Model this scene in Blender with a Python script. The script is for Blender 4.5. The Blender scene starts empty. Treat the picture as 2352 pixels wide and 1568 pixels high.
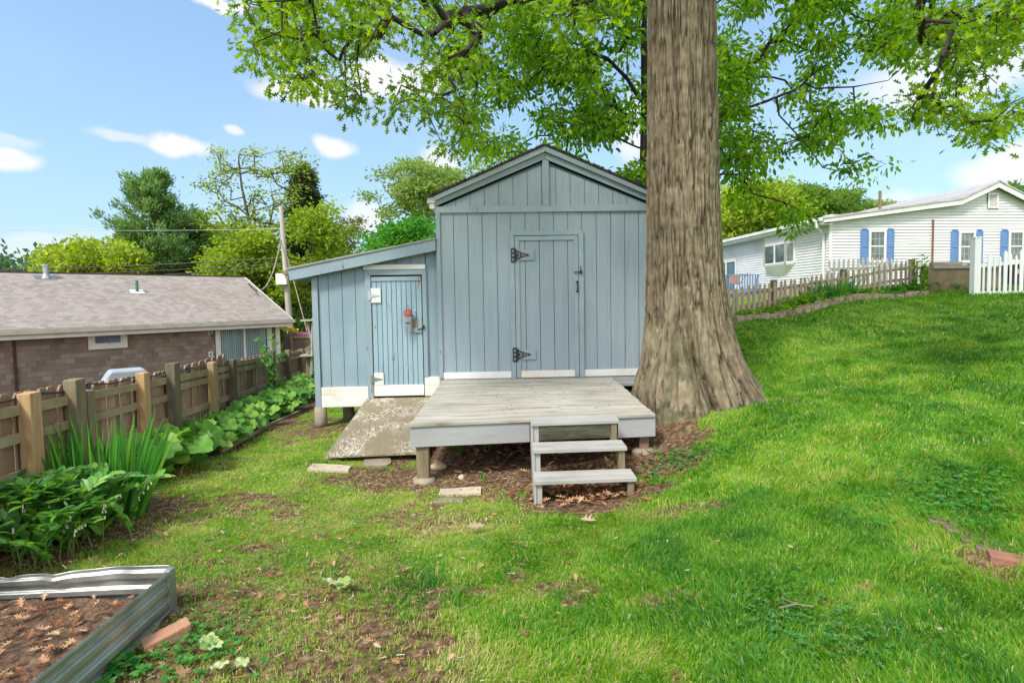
import bpy, math, random
import numpy as np
from mathutils import Matrix
random.seed(7); RS = np.random.RandomState(11)
scene = bpy.context.scene
# ------------------------------------------------------------------ camera
F = 1300.; CX, CY = 1176., 784.          # focal length and centre for a 2352 x 1568 frame; the eye is the world origin
PITCH, ROLL = math.radians(3.0), math.radians(0.95)
SH = 96 - F*math.tan(PITCH)
fw = np.array([0, math.cos(PITCH), -math.sin(PITCH)]); r0 = np.array([1., 0, 0]); u0 = np.cross(r0, fw)
rt = math.cos(ROLL)*r0 - math.sin(ROLL)*u0; up = np.cross(rt, fw)
cam = bpy.data.objects.new('camera', bpy.data.cameras.new('camera')); scene.collection.objects.link(cam)
cam.data.sensor_width = 36; cam.data.lens = F/2352*36; cam.data.shift_y = -SH/2352
cam.data.clip_start = 0.05; cam.data.clip_end = 2000
cam.matrix_world = Matrix([[rt[i], up[i], -fw[i], 0] for i in range(3)] + [[0, 0, 0, 1]])
scene.camera = cam
def ray(px, py): return fw + (px-CX)/F*rt - (py-(CY-SH))/F*up
def U(px, py, Y): d = ray(px, py); return d*(Y/d[1])
def G(px, py, z): d = ray(px, py); return d*(z/d[2])
# ------------------------------------------------------------------ sky and sun
EXPO = 1.42
SUN_EL, SUN_AZ = math.radians(50), math.radians(-142)      # azimuth measured from +Y, towards +X
scene.view_settings.view_transform = 'Standard'; scene.view_settings.look = 'None'
scene.view_settings.exposure = EXPO; scene.view_settings.gamma = 1
w = bpy.data.worlds.new('World'); scene.world = w; w.use_nodes = True
nt = w.node_tree; N = nt.nodes; Lk = nt.links; N.clear()
sky = N.new('ShaderNodeTexSky'); sky.sky_type = 'NISHITA'; sky.sun_disc = False
sky.sun_elevation = SUN_EL; sky.sun_rotation = SUN_AZ; sky.air_density = 1.0; sky.dust_density = 1.6; sky.ozone_density = 1.5
tc = N.new('ShaderNodeTexCoord')
wn = N.new('ShaderNodeTexNoise'); wn.inputs['Scale'].default_value = 11; wn.inputs['Detail'].default_value = 6
Lk.new(tc.outputs['Generated'], wn.inputs['Vector'])
def vm(op, a, b=None, s=None):
    n = N.new('ShaderNodeVectorMath'); n.operation = op
    for i, v in enumerate((a, b)):
        if v is None: continue
        if isinstance(v, (tuple, list)): n.inputs[i].default_value = v
        else: Lk.new(v, n.inputs[i])
    if s is not None: n.inputs['Scale'].default_value = s
    return n
def mm(op, a, b):
    n = N.new('ShaderNodeMath'); n.operation = op
    for i, v in enumerate((a, b)):
        if isinstance(v, (int, float)): n.inputs[i].default_value = v
        else: Lk.new(v, n.inputs[i])
    return n.outputs[0]
def mr(v, a, b, c, d, smooth=True):
    n = N.new('ShaderNodeMapRange'); n.interpolation_type = 'SMOOTHSTEP' if smooth else 'LINEAR'
    Lk.new(v, n.inputs[0])
    for i, x in enumerate((a, b, c, d)): n.inputs[i+1].default_value = x
    return n.outputs[0]
wob = vm('SCALE', vm('SUBTRACT', wn.outputs['Color'], (.5, .5, .5)).outputs[0], None, .055).outputs[0]
dirn = vm('ADD', tc.outputs['Generated'], wob).outputs[0]
mask = None
# px, py, half width, half height, density
for px, py, hw, hh, dn in [(700, 205, 105, 34, .95), (880, 185, 95, 45, .95), (970, 185, 70, 38, .8), (402, 338, 60, 20, .9), (762, 335, 50, 27, .95),
                           (500, 0, 60, 14, .9), (536, 305, 26, 14, .7), (15, 352, 45, 24, .8), (280, 316, 50, 14, .5), (2330, 385, 90, 45, .85),
                           (2170, 185, 150, 60, .75), (1010, 375, 50, 35, .8), (845, 500, 60, 40, .7), (1480, 290, 60, 90, .7), (2040, 480, 80, 25, .5),
                           (120, 575, 240, 30, .4), (440, 555, 260, 30, .2), (20, 312, 40, 12, .4)]:
    c = ray(px, py); c /= np.linalg.norm(c)
    v = vm('SUBTRACT', dirn, tuple(c)); hw, hh = hw*.85, hh*.82; v = vm('MULTIPLY', v.outputs[0], (F/hw, F/(.5*(hw+hh))*.5, F/hh))
    ln = vm('LENGTH', v.outputs[0]).outputs['Value']
    k = mr(ln, .55, 1.35, dn, 0.)
    mask = k if mask is None else mm('MAXIMUM', mask, k)
# unseen broken cloud added behind and above the viewer as white fill light
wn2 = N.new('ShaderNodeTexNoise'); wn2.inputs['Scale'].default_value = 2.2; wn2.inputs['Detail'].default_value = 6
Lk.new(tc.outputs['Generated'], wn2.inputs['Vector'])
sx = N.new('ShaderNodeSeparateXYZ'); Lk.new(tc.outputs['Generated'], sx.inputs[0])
fill_cloud = mr(wn2.outputs['Fac'], .36, .58, 0., .9)
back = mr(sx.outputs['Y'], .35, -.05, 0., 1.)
mask = mm('MAXIMUM', mask, mm('MULTIPLY', fill_cloud, back))
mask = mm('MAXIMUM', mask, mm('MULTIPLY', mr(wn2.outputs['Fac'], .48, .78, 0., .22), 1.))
hz = mr(sx.outputs['Z'], .0, .55, .55, .3)               # paler air towards the horizon
mixh = N.new('ShaderNodeMix'); mixh.data_type = 'RGBA'; Lk.new(hz, mixh.inputs[0]); Lk.new(sky.outputs[0], mixh.inputs[6]); mixh.inputs[7].default_value = (1.45, 2.55, 3.75, 1)
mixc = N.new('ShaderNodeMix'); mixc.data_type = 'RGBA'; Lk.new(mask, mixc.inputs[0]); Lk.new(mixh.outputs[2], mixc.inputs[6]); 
cc = N.new('ShaderNodeMix'); cc.data_type = 'RGBA'; Lk.new(back, cc.inputs[0]); cc.inputs[6].default_value = (4.1, 4.0, 4.1, 1); cc.inputs[7].default_value = (8.0, 7.8, 7.5, 1); Lk.new(cc.outputs[2], mixc.inputs[7])  # unseen rear cloud set brighter than the visible cloud, to light the fronts
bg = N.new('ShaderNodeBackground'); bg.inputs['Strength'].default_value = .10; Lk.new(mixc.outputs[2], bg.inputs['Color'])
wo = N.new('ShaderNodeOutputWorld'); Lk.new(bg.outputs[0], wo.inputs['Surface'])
sd = bpy.data.lights.new('sun', 'SUN'); sd.energy = 1.85; sd.angle = math.radians(12); sd.color = (1, .95, .86)
sun = bpy.data.objects.new('sun', sd); scene.collection.objects.link(sun)
sdir = np.array([math.cos(SUN_EL)*math.sin(SUN_AZ), math.cos(SUN_EL)*math.cos(SUN_AZ), math.sin(SUN_EL)])
from mathutils import Vector
sun.rotation_euler = Vector(sdir).to_track_quat('Z', 'Y').to_euler()
sun.location = (0, 0, 20)
# ------------------------------------------------------------------ helpers: meshes and objects
COL = scene.collection
def np_mesh(name, V, loops, tot, mat, attr=None, smooth=False):
    V = np.asarray(V, np.float32); loops = np.asarray(loops, np.int32); tot = np.asarray(tot, np.int32)
    me = bpy.data.meshes.new(name); me.vertices.add(len(V)); me.vertices.foreach_set('co', V.ravel())
    me.loops.add(len(loops)); me.loops.foreach_set('vertex_index', loops)
    me.polygons.add(len(tot)); me.polygons.foreach_set('loop_start', np.concatenate([[0], np.cumsum(tot)[:-1]]).astype(np.int32))
    me.polygons.foreach_set('loop_total', tot)
    me.polygons.foreach_set('use_smooth', np.full(len(tot), bool(smooth)))
    if attr:
        for k, a in attr.items():
            at = me.attributes.new(k, 'FLOAT', 'POINT'); at.data.foreach_set('value', np.asarray(a, np.float32))
    me.update(calc_edges=True); me.validate(); me.materials.append(mat); return me
class MB:
    def __init__(s): s.v = []; s.f = []
    def add(s, vs, fs):
        b = len(s.v); s.v += [tuple(map(float, p)) for p in vs]; s.f += [tuple(b+i for i in f) for f in fs]; return s
    def hexa(s, c):   # bottom 4 ccw, top 4 ccw
        return s.add(c, [(3, 2, 1, 0), (4, 5, 6, 7), (0, 1, 5, 4), (1, 2, 6, 5), (2, 3, 7, 6), (3, 0, 4, 7)])
    def box(s, x0, x1, y0, y1, z0, z1):
        return s.hexa([(x0, y0, z0), (x1, y0, z0), (x1, y1, z0), (x0, y1, z0), (x0, y0, z1), (x1, y0, z1), (x1, y1, z1), (x0, y1, z1)])
    def prism(s, poly, y0, y1, plane='xz'):   # polygon in a plane, extruded along the third axis
        n = len(poly)
        P = {'xz': lambda a, b, c: (a, c, b), 'yz': lambda a, b, c: (c, a, b), 'xy': lambda a, b, c: (a, b, c)}[plane]
        vs = [P(a, b, y0) for a, b in poly] + [P(a, b, y1) for a, b in poly]
        return s.add(vs, [tuple(range(n)), tuple(range(2*n-1, n-1, -1))] + [(i, i+n, (i+1) % n+n, (i+1) % n) for i in range(n)])
    def beam(s, p, q, wd, h, upv=(0, 0, 1)):
        p = np.array(p, float); q = np.array(q, float); d = q-p; d /= np.linalg.norm(d); a = np.cross(d, upv)
        a = a/np.linalg.norm(a)*wd/2; b = np.cross(a, d); b = b/np.linalg.norm(b)*h/2
        return s.hexa([p-a-b, p+a-b, q+a-b, q-a-b, p-a+b, p+a+b, q+a+b, q-a+b])
    def tube(s, pts, rad, n=8, cap=True):
        pts = [np.array(p, float) for p in pts]; m = len(pts)
        if not hasattr(rad, '__len__'): rad = [rad]*m
        b = len(s.v); vs = []
        for i in range(m):
            d = pts[min(i+1, m-1)]-pts[max(i-1, 0)]; d /= (np.linalg.norm(d)+1e-9)
            a = np.cross(d, (0, 0, 1)) if abs(d[2]) < .9 else np.cross(d, (1, 0, 0)); a /= np.linalg.norm(a); c = np.cross(d, a)
            vs += [pts[i]+rad[i]*(math.cos(t)*a+math.sin(t)*c) for t in [2*math.pi*k/n for k in range(n)]]
        fs = [(i*n+k, i*n+(k+1) % n, (i+1)*n+(k+1) % n, (i+1)*n+k) for i in range(m-1) for k in range(n)]
        if cap: fs += [tuple(range(n-1, -1, -1)), tuple((m-1)*n+k for k in range(n))]
        return s.add(vs, fs)
    def lathe(s, prof, cx=0, cy=0, n=16):     # prof: (r, z)
        return s.tube([(cx, cy, z+i*1e-5) for i, (r, z) in enumerate(prof)], [max(r, 1e-4) for r, z in prof], n)
def mk(name, mesh, parent=None):
    o = bpy.data.objects.new(name, mesh); COL.objects.link(o)
    if parent: o.parent = parent
    return o
def tag(o, label=None, cat=None, group=None, kind=None):
    for k, v in (('label', label), ('category', cat), ('group', group), ('kind', kind)):
        if v: o[k] = v
    return o
def meshof(name, mb, mat, off=(0, 0, 0), smooth=False, bevel=0):
    V = np.array(mb.v)-np.array(off); loops = [i for f in mb.f for i in f]
    return np_mesh(name, V, loops, [len(f) for f in mb.f], mat, smooth=smooth)
class Thing:
    """an Empty at the base; mode 'w': part vertices are world coordinates, 'l': local x, y and absolute z"""
    def __init__(s, name, label, cat, loc, rz=0, group=None, mode='w'):
        s.o = bpy.data.objects.new(name, None); COL.objects.link(s.o); s.o.location = tuple(map(float, loc)); s.o.rotation_euler = (0, 0, rz)
        s.o.empty_display_size = .1; tag(s.o, label, cat, group); s.loc = s.o.location[:]; s.mode = mode
    def part(s, name, mb, mat, parent=None, smooth=False, bevel=0, label=None):
        off = s.loc if s.mode == 'w' else (0, 0, s.loc[2])
        o = mk(name, meshof(name, mb, mat, off, smooth), parent or s.o)
        if bevel:
            m = o.modifiers.new('bevel', 'BEVEL'); m.width = bevel; m.segments = 2; m.limit_method = 'ANGLE'
        if label: o['label'] = label
        return o
def single(name, mb, mat, label, cat, loc=None, group=None, smooth=False, bevel=0, kind=None):
    V = np.array(mb.v); loc = loc if loc is not None else (V[:, 0].mean(), V[:, 1].mean(), V[:, 2].min())
    o = mk(name, meshof(name, mb, mat, loc, smooth)); o.location = tuple(map(float, loc)); tag(o, label, cat, group, kind)
    if bevel:
        m = o.modifiers.new('bevel', 'BEVEL'); m.width = bevel; m.segments = 2; m.limit_method = 'ANGLE'
    return o
# ------------------------------------------------------------------ noise
def hash3(i, j, k, seed=0):
    h = (i.astype(np.int64)*374761393 + j.astype(np.int64)*668265263 + k.astype(np.int64)*2147483647 + seed*1274126177) & 0xffffffff
    h = ((h ^ (h >> 13))*1274126177) & 0xffffffff; h = ((h ^ (h >> 16))*2246822519) & 0xffffffff
    return ((h ^ (h >> 15)) & 0xffffff)/float(0xffffff)
def vnoise(x, y, z=None, seed=0):
    x = np.asarray(x, float); y = np.asarray(y, float); z = np.zeros_like(x) if z is None else np.asarray(z, float)
    i, j, k = np.floor(x), np.floor(y), np.floor(z); a, b, c = x-i, y-j, z-k
    a = a*a*(3-2*a); b = b*b*(3-2*b); c = c*c*(3-2*c); r = 0
    for di in (0, 1):
        for dj in (0, 1):
            for dk in (0, 1):
                r = r + hash3(i+di, j+dj, k+dk, seed)*(a if di else 1-a)*(b if dj else 1-b)*(c if dk else 1-c)
    return r
def fbm(x, y, z=None, seed=0, oct=4):
    r = 0; am = .5; f = 1
    for o in range(oct): r = r+am*vnoise(x*f, y*f, None if z is None else z*f, seed+o); am *= .5; f *= 2.03
    return r/(1-.5**oct)
# ------------------------------------------------------------------ materials
def new_mat(name):
    m = bpy.data.materials.new(name); m.use_nodes = True; n = m.node_tree.nodes; l = m.node_tree.links
    return m, n, l, n['Principled BSDF']
def ramp(n, stops):
    r = n.new('ShaderNodeValToRGB'); e = r.color_ramp.elements
    while len(e) > 1: e.remove(e[-1])
    e[0].position = stops[0][0]; e[0].color = (*stops[0][1], 1)
    for p, c in stops[1:]:
        x = e.new(p); x.color = (*c, 1)
    return r
def M(name, cols, scale=4, stretch=(1, 1, 1), rough=.7, bump=.15, bscale=None, bstretch=None, peel=None, island=0, metal=0, spec=.3, detail=6, dist=0, trans=None):
    m, n, l, b = new_mat(name); t = n.new('ShaderNodeTexCoord')
    def noise(sc, st, det=detail, ds=0, off=0):
        mp = n.new('ShaderNodeMapping'); mp.inputs['Scale'].default_value = st; mp.inputs['Location'].default_value = (off, off, off); l.new(t.outputs['Object'], mp.inputs[0])
        x = n.new('ShaderNodeTexNoise'); x.inputs['Scale'].default_value = sc; x.inputs['Detail'].default_value = det; x.inputs['Distortion'].default_value = ds
        x.inputs['Roughness'].default_value = .6
        l.new(mp.outputs[0], x.inputs['Vector']); return x
    x = noise(scale, stretch, detail, dist)
    k = len(cols); r = ramp(n, [(.28+.44*i/max(k-1, 1), c) for i, c in enumerate(cols)]); l.new(x.outputs['Fac'], r.inputs[0]); c = r.outputs[0]
    if island:
        g = n.new('ShaderNodeNewGeometry'); mr_ = n.new('ShaderNodeMapRange'); l.new(g.outputs['Random Per Island'], mr_.inputs[0])
        mr_.inputs[3].default_value = 1-island; mr_.inputs[4].default_value = 1+island
        hs = n.new('ShaderNodeHueSaturation'); l.new(mr_.outputs[0], hs.inputs['Value']); l.new(c, hs.inputs['Color']); c = hs.outputs[0]
    if peel:    # colour, threshold, scale, stretch
        p = noise(peel[2], peel[3], 5, 0, 7.3); pr = n.new('ShaderNodeMapRange'); l.new(p.outputs['Fac'], pr.inputs[0])
        pr.inputs[1].default_value = peel[1]; pr.inputs[2].default_value = peel[1]+.03
        mx = n.new('ShaderNodeMix'); mx.data_type = 'RGBA'; l.new(pr.outputs[0], mx.inputs[0]); l.new(c, mx.inputs[6]); mx.inputs[7].default_value = (*peel[0], 1); c = mx.outputs[2]
    l.new(c, b.inputs['Base Color']); b.inputs['Roughness'].default_value = rough; b.inputs['Metallic'].default_value = metal
    b.inputs['Specular IOR Level'].default_value = spec
    if bump:
        y = noise(bscale or scale*3, bstretch or stretch, 4, 0, 3.1); bp = n.new('ShaderNodeBump'); bp.inputs['Strength'].default_value = bump; bp.inputs['Distance'].default_value = .02
        l.new(y.outputs['Fac'], bp.inputs['Height']); l.new(bp.outputs[0], b.inputs['Normal'])
    return m
def leaf_mat(name, cols, trans=.45, attr=None, rough=.55, spec=.25):
    m, n, l, b = new_mat(name); o = n['Material Output']
    if attr: a = n.new('ShaderNodeAttribute'); a.attribute_name = attr; fac = a.outputs['Fac']
    else: g = n.new('ShaderNodeNewGeometry'); fac = g.outputs['Random Per Island']
    k = len(cols); r = ramp(n, [(i/max(k-1, 1), c) for i, c in enumerate(cols)]); l.new(fac, r.inputs[0])
    b.inputs['Roughness'].default_value = rough; b.inputs['Specular IOR Level'].default_value = spec; l.new(r.outputs[0], b.inputs['Base Color'])
    tr = n.new('ShaderNodeBsdfTranslucent'); hs = n.new('ShaderNodeHueSaturation'); hs.inputs['Value'].default_value = 1.6; hs.inputs['Saturation'].default_value = 1.1; hs.inputs['Hue'].default_value = .485
    l.new(r.outputs[0], hs.inputs['Color']); l.new(hs.outputs[0], tr.inputs['Color'])
    mx = n.new('ShaderNodeMixShader'); mx.inputs[0].default_value = trans; l.new(b.outputs[0], mx.inputs[1]); l.new(tr.outputs[0], mx.inputs[2]); l.new(mx.outputs[0], o.inputs['Surface'])
    return m
def plain(name, c, rough=.5, metal=0, spec=.4):
    m, n, l, b = new_mat(name); b.inputs['Base Color'].default_value = (*c, 1); b.inputs['Roughness'].default_value = rough; b.inputs['Metallic'].default_value = metal; b.inputs['Specular IOR Level'].default_value = spec; return m
def course_mat(name, cols, bw, rh, mortar, mw=.01, zk=1, rough=.85, bump=.4, squash=.5, patch=None):
    """rows of shingles: x along the wall, z up (times zk); colours vary shingle by shingle"""
    m, n, l, b = new_mat(name); t = n.new('ShaderNodeTexCoord'); s = n.new('ShaderNodeSeparateXYZ'); l.new(t.outputs['Object'], s.inputs[0])
    k = n.new('ShaderNodeMath'); k.operation = 'MULTIPLY'; l.new(s.outputs['Z'], k.inputs[0]); k.inputs[1].default_value = zk
    c = n.new('ShaderNodeCombineXYZ'); l.new(s.outputs['X'], c.inputs[0]); l.new(k.outputs[0], c.inputs[1])
    br = n.new('ShaderNodeTexBrick'); l.new(c.outputs[0], br.inputs['Vector']); br.inputs['Scale'].default_value = 1
    br.inputs['Brick Width'].default_value = bw; br.inputs['Row Height'].default_value = rh; br.inputs['Mortar Size'].default_value = mw; br.inputs['Mortar Smooth'].default_value = .3
    br.inputs['Color1'].default_value = (0, 0, 0, 1); br.inputs['Color2'].default_value = (1, 1, 1, 1); br.inputs['Mortar'].default_value = (.5, .5, .5, 1); br.offset = squash
    rr = ramp(n, [(i/(len(cols)-1), q) for i, q in enumerate(cols)])
    no = n.new('ShaderNodeTexNoise'); no.inputs['Scale'].default_value = 1.3; no.inputs['Detail'].default_value = 5; l.new(t.outputs['Object'], no.inputs[0])
    ad = n.new('ShaderNodeMath'); ad.operation = 'MULTIPLY_ADD'; l.new(no.outputs['Fac'], ad.inputs[0]); ad.inputs[1].default_value = .7; 
    sb = n.new('ShaderNodeMath'); sb.operation = 'MULTIPLY_ADD'; l.new(br.outputs['Color'], sb.inputs[0]); sb.inputs[1].default_value = .6; sb.inputs[2].default_value = -.2
    l.new(sb.outputs[0], ad.inputs[2]); l.new(ad.outputs[0], rr.inputs[0])
    mx = n.new('ShaderNodeMix'); mx.data_type = 'RGBA'; l.new(br.outputs['Fac'], mx.inputs[0]); l.new(rr.outputs[0], mx.inputs[6]); mx.inputs[7].default_value = (*mortar, 1)
    l.new(mx.outputs[2], b.inputs['Base Color']); b.inputs['Roughness'].default_value = rough; b.inputs['Specular IOR Level'].default_value = .2
    # each course steps out towards its lower edge
    fr = n.new('ShaderNodeMath'); fr.operation = 'DIVIDE'; l.new(k.outputs[0], fr.inputs[0]); fr.inputs[1].default_value = rh
    f2 = n.new('ShaderNodeMath'); f2.operation = 'FRACT'; l.new(fr.outputs[0], f2.inputs[0])
    bp = n.new('ShaderNodeBump'); bp.inputs['Strength'].default_value = bump; bp.inputs['Distance'].default_value = .02; bp.invert = True
    l.new(f2.outputs[0], bp.inputs['Height']); l.new(bp.outputs[0], b.inputs['Normal']); return m
BLUE = [(.24, .305, .35), (.272, .34, .387), (.302, .373, .415)]
m_siding = M('blue_siding', BLUE, 1.2, (1, 1, .3), .6, .85, 14, (1, 1, .12))
m_trim = M('blue_trim', [(.225, .295, .33), (.262, .335, .372), (.30, .372, .405)], 2.5, (1, 1, 1), .55, .2, 20, peel=((.13, .11, .085), .74, 5, (1, 1, 1)), island=.05)
m_trim_old = M('blue_trim_worn', [(.205, .28, .325), (.25, .33, .375)], 2.5, (1, 1, .5), .6, .3, 20, peel=((.17, .12, .08), .645, 9, (1, 1, .4)))
m_lean = M('lean_to_siding', [(.18, .26, .315), (.22, .305, .36), (.255, .345, .395)], 2.2, (1, 1, .35), .6, .3, 16, (1, 1, .15))
m_olddoor = M('old_door_paint', [(.20, .305, .37), (.245, .355, .425), (.28, .39, .45)], 2.5, (1, 1, .3), .65, .3, 18, (1, 1, .1), peel=((.22, .15, .10), .63, 6, (3.5, 1, .45)), island=.04)
m_white = M('white_paint', [(.55, .54, .50), (.66, .66, .645), (.70, .70, .69)], 2.2, (1, 1, 1), .5, .1, 20, peel=((.46, .40, .31), .68, 5, (.7, 1, 1)))
m_cream = M('cream_paint', [(.56, .49, .38), (.69, .66, .60), (.73, .71, .66)], 2.8, (1, 1, 1), .55, .1, 20)
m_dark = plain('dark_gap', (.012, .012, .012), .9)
m_iron = M('black_iron', [(.01, .01, .012), (.02, .02, .024)], 30, rough=.4, bump=.2, spec=.5)
m_steel = M('zinc_steel', [(.35, .37, .38), (.5, .52, .53)], 20, rough=.35, bump=.05, metal=.9)
m_shingle_dark = M('dark_roof_shingle', [(.035, .03, .026), (.09, .075, .06), (.15, .12, .09)], 14, rough=.95, bump=.6)
m_deck = M('worn_deck_paint', [(.19, .175, .135), (.30, .285, .245), (.365, .355, .32), (.43, .43, .405)], 1.7, (1, 5, 1), .75, .3, 12, (.3, 4, 1), peel=((.235, .20, .14), .60, 2.4, (.5, 8, 1)), island=.05)
m_rim = M('grey_rim_paint', [(.28, .285, .295), (.34, .347, .355)], 1.6, (1, 1, 3), .6, .15, 8, (1, 1, 4), peel=((.2, .17, .12), .70, 2.2, (1, 1, 9)))
m_step = M('grey_step_paint', [(.25, .25, .24), (.33, .33, .315), (.38, .38, .36)], 2.5, (1, 3, 1), .6, .15, 12, (.5, 4, 1), peel=((.27, .22, .15), .70, 6, (1, 4, 1)), island=.05)
m_raw = M('weathered_plank', [(.05, .055, .035), (.11, .11, .075), (.17, .165, .12)], 3, (1, 2, 9), .9, .5, 9, (1, 2, 9), dist=1.5)
m_postwood = M('treated_post', [(.12, .10, .06), (.19, .155, .095), (.25, .205, .13)], 5, (4, 4, .5), .85, .4)
m_newwood = M('fresh_yellow_post', [(.27, .165, .08), (.39, .255, .13), (.47, .325, .18)], 4, (4, 4, .4), .75, .2, dist=1.2, peel=((.20, .10, .04), .75, 5, (2, 2, 1)))
m_concrete = M('old_concrete', [(.15, .125, .09), (.25, .215, .165), (.33, .29, .23)], 5, rough=.95, bump=.5)
m_paver = M('pinkish_paver', [(.36, .29, .22), (.48, .40, .32), (.53, .47, .39)], 6, rough=.95, bump=.5, bscale=60)
# ------------------------------------------------------------------ terrain
CT = [G(0, 1568, -1.64), U(1176, 1568, 2.29), U(2352, 1568, 2.1), U(1230, 1156, 4.85), U(1456, 1131, 4.95), (-.92, 5.65, -1.83), (1.4, 5.9, -1.64),
      (1.9, 6.2, -1.36), (2.98, 6.8, -1.19), (2.3, 7.8, -1.2), (-1.85, 7.95, -1.73), (-1.85, 10.5, -1.85), (0, 8.3, -1.5), (1.5, 8.3, -1.4), (0, 11, -1.4), (3.5, 9, -.85),
      G(395, 1405, -1.62), (-3.3, 2.9, -1.66), (-3.54, 4.1, -1.64), (-3.9, 5.9, -1.73), (-4.27, 8, -1.86), (-4.94, 11.6, -2.02), (-5.6, 15, -2.0), (-3.6, 7.1, -1.82), (-3.6, 10.2, -1.87),
      (-6, 6, -2.3), (-8, 9, -2.75), (-9, 14, -3.0), (-14, 16, -3.1), (-7, 21, -3.0), (-20, 24, -3.1), (-3.5, 20, -2.3), (-2, 30, -2.3), (-20, 45, -2.8), (0, 50, -2),
      U(2340, 1275, 2.94), U(2352, 850, 6.4), U(2232, 678, 12.4), U(1690, 740, 9.8), U(1826, 718, 10.9), U(2036, 687, 12.45), U(2130, 673, 13.2), U(1690, 738, 10.8), U(1826, 697, 11.7), U(1960, 678, 12.6), U(2096, 658, 13.6), U(1760, 700, 13), U(1860, 690, 15), (14, 12.4, .05), (6.1, 14, -.35), (12, 15, .1), (12.3, 22, .0), (20, 22, .1), (11.5, 32, -.1), (25, 40, .2),
      (0, -3, -1.5), (-6, -3, -1.7), (6, -3, -1.1), (0, -12, -1.4), (14, 0, -.2), (4.2, 6.2, -1.13), (6, 9, -.6), U(1800, 1000, 5.3)*[1, 1, 1]]
CT[-1] = (U(1800, 1000, 5.3)[0], 5.3, -1.27)
CT = np.array([tuple(c) for c in CT]); far = []
for a in range(0, 360, 20): far.append((90*math.cos(math.radians(a)), 90*math.sin(math.radians(a))+10, -2.0 if math.cos(math.radians(a)) < .2 else 0.5))
CT = np.vstack([CT, far])
def tk(r2): return .5*r2*np.log(r2+1e-9)
_n = len(CT); _A = np.zeros((_n+3, _n+3)); _d = ((CT[:, None, :2]-CT[None, :, :2])**2).sum(-1); _A[:_n, :_n] = tk(_d)+np.eye(_n)*.15
_A[:_n, _n] = 1; _A[:_n, _n+1:] = CT[:, :2]; _A[_n, :_n] = 1; _A[_n+1:, :_n] = CT[:, :2].T
_w = np.linalg.solve(_A, np.concatenate([CT[:, 2], [0, 0, 0]]))
def hz_(x, y):
    x = np.asarray(x, float); y = np.asarray(y, float); z = _w[_n]+_w[_n+1]*x+_w[_n+2]*y
    for i in range(_n): z = z+_w[i]*tk((x-CT[i, 0])**2+(y-CT[i, 1])**2)
    R = np.hypot(x, y-10); t = np.clip((R-60)/30, 0, 1); flat = -1.2
    return z*(1-t)+flat*t
def bumps(x, y): return .035*(fbm(x*1.7, y*1.7, seed=3)-.5)+.016*(fbm(x*9, y*9, seed=5)-.5)
def H(x, y): return hz_(x, y)+bumps(x, y)
def Hs(x, y): return float(H(np.array([x]), np.array([y]))[0])
def sm(a, b, x): t = np.clip((x-a)/(b-a), 0, 1); return t*t*(3-2*t)
BED_X = -1.83
def fence_x(y): return -3.54-.187*(y-4.1)
def bare_fn(x, y):
    """0 lush lawn ... 1 bare soil"""
    n = fbm(x*1.3, y*1.3, seed=21); n2 = fbm(x*4.5, y*4.5, seed=22)
    def blob(cx, cy, rx, ry, s=.35): return 1-sm(1-s, 1+s, np.hypot((x-cx)/rx, (y-cy)/ry)+1.1*(n2-.5))
    b = sm(.62, .78, .55*n+.45*n2+.05)*.7*(1-.85*sm(5.5, 8, y))
    left = sm(-.2, -2.2, x-.12*(y-3)); b = np.maximum(b, left*sm(.45, .70, .5*n+.5*n2)*.62)
    b = np.maximum(b, blob(.2, 6.75, 1.4, 1.65)); b = np.maximum(b, blob(.62, 4.95, .62, .42)); b = np.maximum(b, blob(1.42, 5.65, .4, .5, .3))
    b = np.maximum(b, blob(-1.2, 5.7, .7, .4, .5)*.7); b = np.maximum(b, blob(-1.4, 8.2, .7, 1.0)*.9); b = np.maximum(b, blob(1.68, 6.15, .36, .6, .3)*.9)
    b = np.maximum(b, sm(-3.35, -3.62, x+.12*(n-.5))); b = np.maximum(b, blob(-2.0, 2.6, .8, .9, .4)*.55); b = np.maximum(b, blob(-3.2, 4.0, .6, .7, .4)*.8)
    b = np.maximum(b, blob(-.55, 4.4, .7, .45, .8)*.35); b = np.maximum(b, blob(1.3, 4.25, .35, .14, .8)*.6); b = np.maximum(b, blob(-1.0, 2.9, .5, .9, .6)*.35)
    b = np.maximum(b, blob(-.7, 2.5, .45, .5, .6)*.5); b = np.maximum(b, sm(-4.2, -4.6, x)*sm(18, 14, y)*.6)
    return np.clip(b, 0, 1)
def axis_pts(segs):
    out = []
    for a, b, s in segs: out += list(np.arange(a, b-1e-6, s))
    return np.array(out+[segs[-1][1]])
gx = axis_pts([(-150, -30, 8), (-30, -10, 1.), (-10, -5, .3), (-5, 6, .07), (6, 14, .2), (14, 32, 1.), (32, 152, 8)])
gy = axis_pts([(-60, -4, 4), (-4, 1.6, .4), (1.6, 8, .06), (8, 16, .14), (16, 40, .6), (40, 168, 8)])
X, Y = np.meshgrid(gx, gy); Z = H(X.ravel(), Y.ravel()).reshape(X.shape)
nx, ny = len(gx), len(gy); idx = np.arange(nx*ny).reshape(ny, nx)
q = np.stack([idx[:-1, :-1], idx[:-1, 1:], idx[1:, 1:], idx[1:, :-1]], -1).reshape(-1, 4)
m, n, l, b = new_mat('lawn_soil'); t = n.new('ShaderNodeTexCoord'); a = n.new('ShaderNodeAttribute'); a.attribute_name = 'bare'
def nz(sc, det=6):
    x = n.new('ShaderNodeTexNoise'); x.inputs['Scale'].default_value = sc; x.inputs['Detail'].default_value = det; l.new(t.outputs['Object'], x.inputs[0]); return x
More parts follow.
